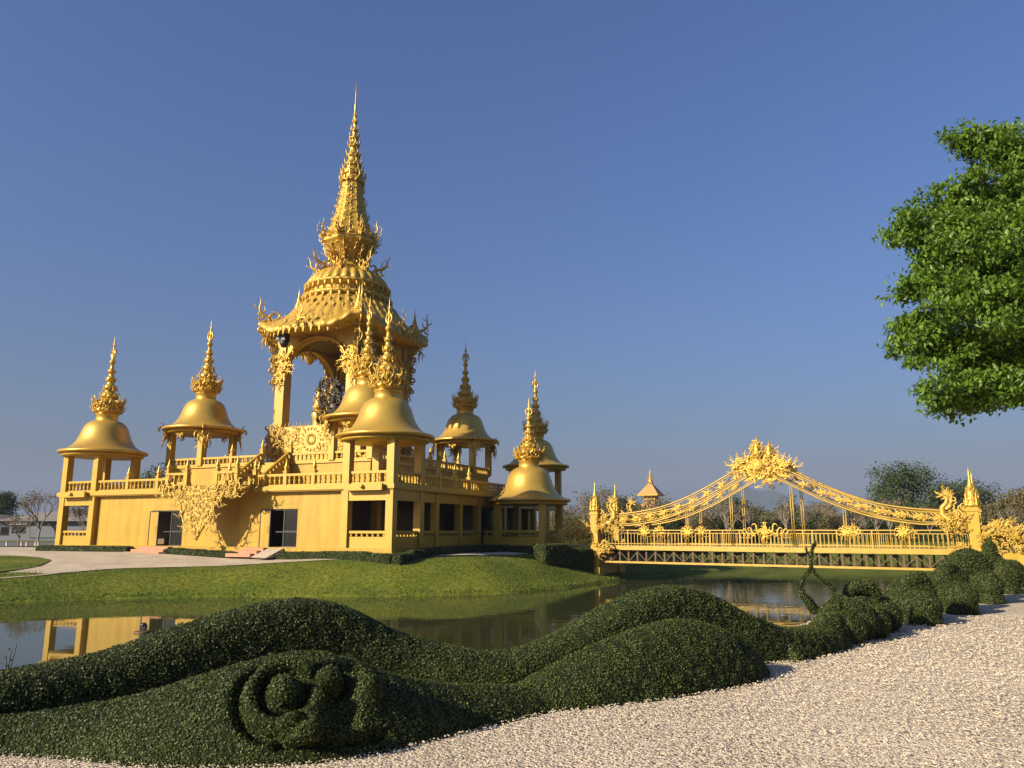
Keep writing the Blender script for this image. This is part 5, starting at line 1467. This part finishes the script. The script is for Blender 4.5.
# boughs fork twice before they reach the clumps of leaves
ends = [Vector(l[:3]) for l in lob+lobx]
boughs = []
for k in range(9):
    a = 2*PI*k/9+rg3.uniform(-.2,.2); r_ = rg3.uniform(2.0,3.0)*(1.5 if math.cos(a) < -.5 else 1)
    B = Vector((r_*math.cos(a), .1+r_*math.sin(a), rg3.uniform(4.0,5.6))); boughs.append(B)
    mid_ = B*.5+Vector((rg3.uniform(-.2,.2),rg3.uniform(-.2,.2),1.25))
    tk.tube([(0,.1,2.7),(mid_.x*.5,mid_.y*.5,3.0),tuple(mid_),tuple(B)], [.17,.15,.12,.09], 8)
forks = []
for k in range(34):
    e_ = ends[rg3.randrange(len(ends))]; B = min(boughs, key=lambda v: (v-e_).length)
    F_ = B.lerp(e_, rg3.uniform(.4,.6))+Vector((rg3.uniform(-.3,.3),rg3.uniform(-.3,.3),rg3.uniform(.0,.4)))
    m_ = B.lerp(F_, .5)+Vector((rg3.uniform(-.15,.15),rg3.uniform(-.15,.15),rg3.uniform(0,.2)))
    tk.tube([tuple(B),tuple(m_),tuple(F_)], [.075,.06,.045], 6); forks.append(F_)
for e_ in ends:
    F_ = min(forks+boughs, key=lambda v: (v-e_).length)
    m_ = F_.lerp(e_, .5)+Vector((rg3.uniform(-.2,.2),rg3.uniform(-.2,.2),rg3.uniform(-.05,.25)))
    tk.tube([tuple(F_),tuple(m_),tuple(e_)], [.035,.025,.01], 5)
tk.build('trunk', M['bark'], big)
lob2 = []
for (x_,y_,z_,a_,b_,c_) in lob:
    for k in range(max(5,int(13*a_*a_))):
        q = Vector((rg3.gauss(0,1),rg3.gauss(0,1),rg3.gauss(0,1))).normalized()*rg3.uniform(.55,1.0)
        s_ = rg3.uniform(.26,.5)*min(1.2,.7+a_*.4)
        lob2.append((x_+q.x*a_,y_+q.y*b_,z_+q.z*c_,s_*1.15,s_*1.15,s_*.5))
V, F, ti = leaf_cloud(lob2, 135000, .115, 5, .8, .35, 30, .11)
lob3 = []
for (x_,y_,z_,a_,b_,c_) in lobx:
    for k in range(11):
        q = Vector((rg3.gauss(0,1),rg3.gauss(0,1),rg3.gauss(0,1))).normalized()*rg3.uniform(.55,1.0)
        s_ = rg3.uniform(.3,.55); lob3.append((x_+q.x*a_,y_+q.y*b_,z_+q.z*c_,s_*1.15,s_*1.15,s_*.5))
V2, F2, ti2 = leaf_cloud(lob3, 95000, .12, 6, .8, .35, 30, .12)
F = np.concatenate([F, F2+len(V)]); V = np.concatenate([V, V2]); ti = np.concatenate([ti, ti2])
arr_obj('crown', V, F, M['tree_leaf'], tint=ti, parent=big)

# background trees: prototypes then copies
def leafy_proto(name, label, cat, group, lobes, n, size, m, th, seed, tr=.3, hidden=None):
    t = thing(name, label, cat, (0,0,0), 0, group)
    b = MB(); b.tube([(0,0,-.6),(0,0,th*.5),(.1,0,th)], [tr*1.3,tr,tr*.8], 8)
    limbs(b, (.1,0,th*.95), [l[:3] for l in lobes], tr*.45, random.Random(seed), 5)
    b.build('trunk', M['bark'], t)
    V, F, ti = leaf_cloud(lobes, n, size, seed, .1, .5)
    arr_obj('crown', V, F, m, tint=ti, parent=t)
    return t
def bare_proto(name, label, cat, group, h, seed, leaves=0, spread=.55, m='twig', lm='dry_leaf', depth=5, fork=3):
    t = thing(name, label, cat, (0,0,0), 0, group); r = random.Random(seed)
    b = MB(); tips = []
    def grow(p, d, l, rad, k):
        q = p+d*l; mid = p+d*l*.5+Vector((r.uniform(-1,1),r.uniform(-1,1),r.uniform(-.3,.6)))*l*.07
        b.tube([tuple(p),tuple(mid),tuple(q)], [rad,rad*.85,rad*.68], 6 if k < 2 else 4, False)
        if k >= depth: tips.append(q); return
        for _ in range(fork if k else 4):
            nd = (d+Vector((r.uniform(-1,1),r.uniform(-1,1),r.uniform(-.25,.75)))*spread*1.25).normalized()
            grow(q, nd, l*r.uniform(.62,.82), rad*.62, k+1)
    grow(Vector((0,0,-.4)), Vector((0,0,1)), h*.27, h*.014+.03, 0)
    tp_ = b.build('trunk', M[m], t)
    if leaves:
        rr = np.random.RandomState(seed); P = np.array([tuple(x) for x in tips]); i = rr.randint(0,len(P),leaves)
        c = P[i]+rr.normal(size=(leaves,3))*.3
        d = rr.normal(size=(leaves,3)); d /= np.linalg.norm(d,axis=1,keepdims=True); x = np.cross(d, rr.normal(size=(leaves,3))); x /= np.linalg.norm(x,axis=1,keepdims=True); y = np.cross(d,x)
        l = .22*(.6+.8*rr.rand(leaves,1))
        V = np.stack([c-y*l*.5,c+x*l*.35,c+y*l*.5,c-x*l*.35],1).reshape(-1,3)
        arr_obj('crown', V, np.arange(4*leaves).reshape(-1,4), M[lm], tint=rr.rand(leaves), parent=t)
    return t
def gz_at(x, y): return hz(x, y)
def put(o, px, Y, sc=1.0, rot=None, first=False, r=random.Random(77)):
    X = (px-512)/FPX*Y*math.cos(PITCH)*1.0
    loc = (X, Y, gz_at(X,Y)-.1)
    if first: o.location = loc; o.rotation_euler = (0,0,r.uniform(0,6)); o.scale = (sc,)*3; return o
    return dup(o, None, loc, r.uniform(0,6), (sc,)*3)
rl = random.Random(5)
def rl_lobes(n, R, h, z0, seed):
    q = random.Random(seed); out = [(0,0,z0+h*.5,R*.75,R*.75,h*.5)]
    for k in range(n):
        a = q.uniform(0,6.28); z = q.uniform(.1,.95); rr = R*(1-.55*z)*q.uniform(.55,.95)
        out.append((rr*math.cos(a), rr*math.sin(a), z0+h*z, R*q.uniform(.25,.42), R*q.uniform(.25,.42), h*q.uniform(.16,.26)))
    return out
G_bare = 'bare trees in the belt behind the bridge'; G_dry = 'olive brown bushy trees behind the bridge'
L_bare = 'bare grey-brown tree in the thicket beyond the pond'; L_dry = 'low olive-brown bushy tree in the thicket beyond the pond'
bareA = bare_proto('bare_tree', L_bare, 'tree', G_bare, 7.0, 1, 260)
bareB = bare_proto('bare_tree', L_bare, 'tree', G_bare, 6.2, 2, 420, .7)
bareC = bare_proto('bare_tree', L_bare, 'tree', G_bare, 6.6, 3, 160, .6)
dryA = leafy_proto('bushy_tree', L_dry, 'tree', G_dry, rl_lobes(16,2.3,3.4,.5,3), 3600, .26, M['dry_leaf'], 1.2, 3, .14)
dryB = leafy_proto('bushy_tree', L_dry, 'tree', G_dry, rl_lobes(14,2.7,3.2,.4,8), 3600, .26, M['far_leaf'], 1.0, 8, .14)
used = set()
def place(o, *a, **k):
    f = id(o) not in used; used.add(id(o)); return put(o, *a, first=f, **k)
px = 548
while px < 1090:
    Y = rl.uniform(99,118)
    k = rl.choice((bareA,bareB,bareC))
    place(k, px+rl.uniform(-6,6), Y, rl.uniform(.72,1.08)*(1.12 if px < 690 else .95))
    place(rl.choice((dryA,dryB)), px+rl.uniform(-8,8), rl.uniform(101,124), rl.uniform(.75,1.1))
    px += rl.uniform(10,15)
px = 550
while px < 1090:
    place(rl.choice((dryA,dryB)), px+rl.uniform(-6,6), rl.uniform(125,140), rl.uniform(1.0,1.35)); px += rl.uniform(13,19)
# bigger single trees
dk1 = leafy_proto('round_tree', 'tall dark green round-crowned tree behind the right end of the bridge', 'tree', None, rl_lobes(30,6.2,8.4,1.6,21), 16000, .32, M['far_leaf'], 3.2, 21, .4); place(dk1, 914, 110, 1.0)
dk2 = leafy_proto('round_tree', 'dark green tree directly behind the right bridge pillar spire', 'tree', None, rl_lobes(24,4.6,6.6,1.4,22), 9000, .32, M['far_leaf'], 2.6, 22, .3); place(dk2, 962, 116, 1.0)
dk3 = leafy_proto('round_tree', 'grey-green tree with pale branches right of the bridge pillar', 'tree', None, rl_lobes(20,4.2,6.0,1.4,23), 5000, .3, M['far_leaf'], 3.0, 23, .25); place(dk3, 985, 110, 1.02)
dk4 = leafy_proto('round_tree', 'yellowish olive tree at the right edge of the frame beyond the bridge', 'tree', None, rl_lobes(20,4.6,5.4,1.0,24), 9000, .3, M['dry_leaf'], 2.2, 24, .3); place(dk4, 1026, 104, 1.0)
dk5 = leafy_proto('round_tree', 'dark green tree left of the bridge centre, seen between the hangers', 'tree', None, rl_lobes(18,3.6,4.4,1.0,25), 6000, .3, M['far_leaf'], 2.0, 25, .25); place(dk5, 741, 112, 1.0)
dk6 = leafy_proto('round_tree', 'dark green tree behind the left serpent head of the bridge', 'tree', None, rl_lobes(18,3.4,4.6,1.4,26), 4500, .3, M['far_leaf'], 2.0, 26, .25); place(dk6, 622, 112, 1.0)
sl1 = bare_proto('slender_tree', 'slender pale tree with sparse leaves standing right of the bridge crest', 'tree', None, 7.6, 9, 130, .42, 'twig', 'far_leaf', 4, 2); place(sl1, 787, 104, 1.05)
sl2 = bare_proto('slender_tree', 'slender sparse tree over the middle of the right arch', 'tree', None, 7.2, 12, 160, .45, 'twig', 'far_leaf', 4, 2); place(sl2, 851, 105, 1.0)
sl3 = bare_proto('bare_tree', 'tall airy tree behind the left bridge pillar', 'tree', None, 8.6, 13, 420, .6, 'twig', 'far_leaf', 5, 3); place(sl3, 603, 108, 1.0)
# left side: bare trees before the grey shed, dark tree at the frame edge
bl = bare_proto('bare_tree', 'large bare spreading tree left of the temple hall, in front of the grey shed', 'tree', None, 8.6, 31, 200, .62, 'twig', 'dry_leaf', 6, 3); place(bl, 40, 84, .85)
bl2 = bare_proto('bare_tree', 'small bare tree with leaning trunk at the left, before the shed', 'tree', None, 5.4, 32, 60, .7, 'twig', 'dry_leaf', 5, 3); place(bl2, 20, 76, .8)
bl3 = bare_proto('bare_tree', 'bare bushy tree seen through the left corner pavilion', 'tree', None, 6.5, 33, 500, .6, 'twig', 'dry_leaf', 5, 3); place(bl3, 84, 100, .9)
dl = leafy_proto('round_tree', 'dark green tree at the far left edge behind the shed', 'tree', None, rl_lobes(18,3.6,5.4,1.6,41), 7000, .3, M['far_leaf'], 2.5, 41, .3); place(dl, -6, 122, 1.0)
dl2 = leafy_proto('round_tree', 'dark green tree top showing over the terrace left of the hall stairs', 'tree', None, rl_lobes(18,4.6,6.4,3.0,42), 7000, .34, M['far_leaf'], 3.5, 42, .3); place(dl2, 166, 125, 1.25)

# ------------------------------------------------------------------ small far things
# grey shed at the left with a pale low roof
def shed():
    Y0 = 112; xa = -86; xb = -58
    t = thing('grey_shed', 'long grey shed with low pale roofs and dark windows at the left edge', 'building', (0,0,.35))
    b = MB(); b.box(xa,xb,Y0,Y0+12,-.6,2.6); b.build('wall', M['shed_wall'], t)
    for x0, x1, hh in ((-88,-74.2,1.1),(-74.0,-57.4,1.45)):
        r = MB(); r.add([(x0,Y0-.9,2.5),(x1,Y0-.9,2.5),(x1,Y0+13,2.5),(x0,Y0+13,2.5),(x0+3.2,Y0+6,2.5+hh),(x1-3.2,Y0+6,2.5+hh)], [(0,1,5,4),(1,2,5),(2,3,4,5),(3,0,4),(3,2,1,0)])
        r.build('roof', M['shed_roof'], t)
    s = MB(); s.box(-71.8,-69.4,Y0-.35,Y0-.2,2.0,2.45); s.build('sign_board', M['white'], t)
    for x0, x1, z0, z1 in ((-73.2,-72.0,.5,1.75),(-71.6,-69.6,.8,1.75),(-68.9,-65.2,.1,1.9),(-76.5,-74.5,.6,1.7)):
        w = MB(); w.box(x0,x1,Y0-.06,Y0-.0,z0,z1); wo_ = w.build('window', M['frame'], t)
        w = MB(); w.box(x0+.1,x1-.1,Y0-.085,Y0-.062,z0+.1,z1-.1); w.build('pane', M['dark'] if x0 < -69 else M['shed_wall'], wo_)
    a = MB(); a.tube([(-66.3+1.3*math.cos(q),Y0-.3,.1+1.9*math.sin(q)) for q in np.linspace(.2,1.6,9)], .09, 6); a.build('arched_pipe', M['frame'], t)
    return t
shed()
pst = None
for px in (-8,6,17,28,38,45,50):
    X = (px-512)/FPX*73
    if pst is None:
        b = MB(); b.box(-.08,.08,-.08,.08,-.3,.36); b.lathe([(.1,.34),(.1,.40),(.04,.46)], 8)
        pst = b.build('bollard', M['gravel'], None, (X,73,hz(X,73))); tag(pst, 'short pale stone bollard along the road at the left', 'bollard', 'pale bollards by the road')
    else: dup(pst, None, (X+rl.uniform(-.2,.2),73+rl.uniform(-.5,.5),hz(X,73)))
# small far gold temple behind the bridge
def far_temple():
    Y = 150; p = at(652,530,Y)
    t = thing('far_shrine', 'small golden shrine with tiered tiled roofs far behind the bridge', 'shrine', (p.x,Y,.3), math.radians(-28))
    def hip(z0, z1, w0, w1, name, m):
        b = MB(); b.add([(-w0,-w0,z0),(w0,-w0,z0),(w0,w0,z0),(-w0,w0,z0),(-w1,-w1,z1),(w1,-w1,z1),(w1,w1,z1),(-w1,w1,z1)], [(0,1,5,4),(1,2,6,5),(2,3,7,6),(3,0,4,7),(4,5,6,7),(3,2,1,0)])
        o = b.build(name, m, t); e = MB(); e.box(-w0-.1,w0+.1,-w0-.1,w0+.1,z0-.25,z0-.01); e.build('eave', M['trim'], o); return o
    b = MB(); b.box(-6,6,-6,6,-.5,2.2); b.box(-4.4,4.4,-4.4,4.4,2.2,3.6); b.box(-1.15,1.15,-1.15,1.15,4.4,8.0); b.build('wall', M['wall'], t)
    hip(2.2,3.4,7.2,4.6,'roof',M['orange_roof']); hip(3.6,6.3,4.6,1.3,'roof',M['orange_roof']); hip(8.0,10.0,2.0,.45,'roof',M['orange_roof'])
    b = MB(); b.lathe([(.4,10.0),(.55,10.2),(.35,10.5),(.45,10.8),(.25,11.2),(.3,11.4),(.12,12.0),(.14,12.1),(.01,13.2)], 10)
    for z_, sc in ((10.1,.8),(10.8,.7),(11.4,.5)): ring_of(b, T_FLAME, 6, .4, z_, sc, lean=.3)
    b.build('spire', M['orn'], t)
    # side wing with an orange roof
    b = MB(); b.box(3,8.5,-3.5,3.5,-.5,2.0); b.build('wing_wall', M['wall'], t)
    b = MB(); b.add([(2.5,-4.4,1.9),(9.4,-4.4,1.9),(9.4,4.4,1.9),(2.5,4.4,1.9),(3.5,0,4.3),(8.0,0,4.3)], [(0,1,5,4),(1,2,5),(2,3,4,5),(3,0,4),(3,2,1,0)]); b.build('wing_roof', M['orange_roof'], t)
far_temple()
# floating pump lamp on the pond
p = on(143,632.5,WATER_Z)
fl = thing('pond_float', 'small floating pond aerator disc with a thin pole, in front of the reflected hall', 'float', p)
b = MB(); b.lathe([(.05,-.05),(.26,-.05),(.31,.0),(.27,.05),(.15,.07),(.05,.08)], 20); b.build('disc', M['brown_steel'], fl)
b = MB(); b.box(-.09,.09,-.09,.09,.09,.22); b.lathe([(.1,.22),(.12,.25),(.05,.32)], 10); b.build('motor', M['frame'], fl)
b = MB(); b.tube([(-.1,0,.08),(-.1,0,.72)], .018, 6); b.build('pole', M['frame'], fl)
# young shoots rising above the hedge at the left edge
b = MB(); r5 = np.random.RandomState(3)
p0 = at(6,668,7.1)
for k in range(3):
    b.tube([(p0.x-.03+.03*k,7.1,p0.z-.2),(p0.x+.02*k,7.1,p0.z+.0),(p0.x-.02+.04*k,7.12,p0.z+.1+.05*k)], [.006,.005,.003], 4)
for k in range(22):
    q = np.array((p0.x+r5.uniform(-.06,.08),7.1+r5.uniform(-.03,.03),p0.z+r5.uniform(-.08,.16))); e = r5.normal(size=(3,3)); x = e[0]/np.linalg.norm(e[0]); y = np.cross(x,e[1]); y /= np.linalg.norm(y)
    b.add([q-y*.016,q+x*.009,q+y*.016,q-x*.009],[(0,1,2,3)])
tag(b.build('hedge_shoots', M['hedge_leaf']), 'few thin unclipped shoots sticking up from the wavy hedge at the left edge', 'plant')
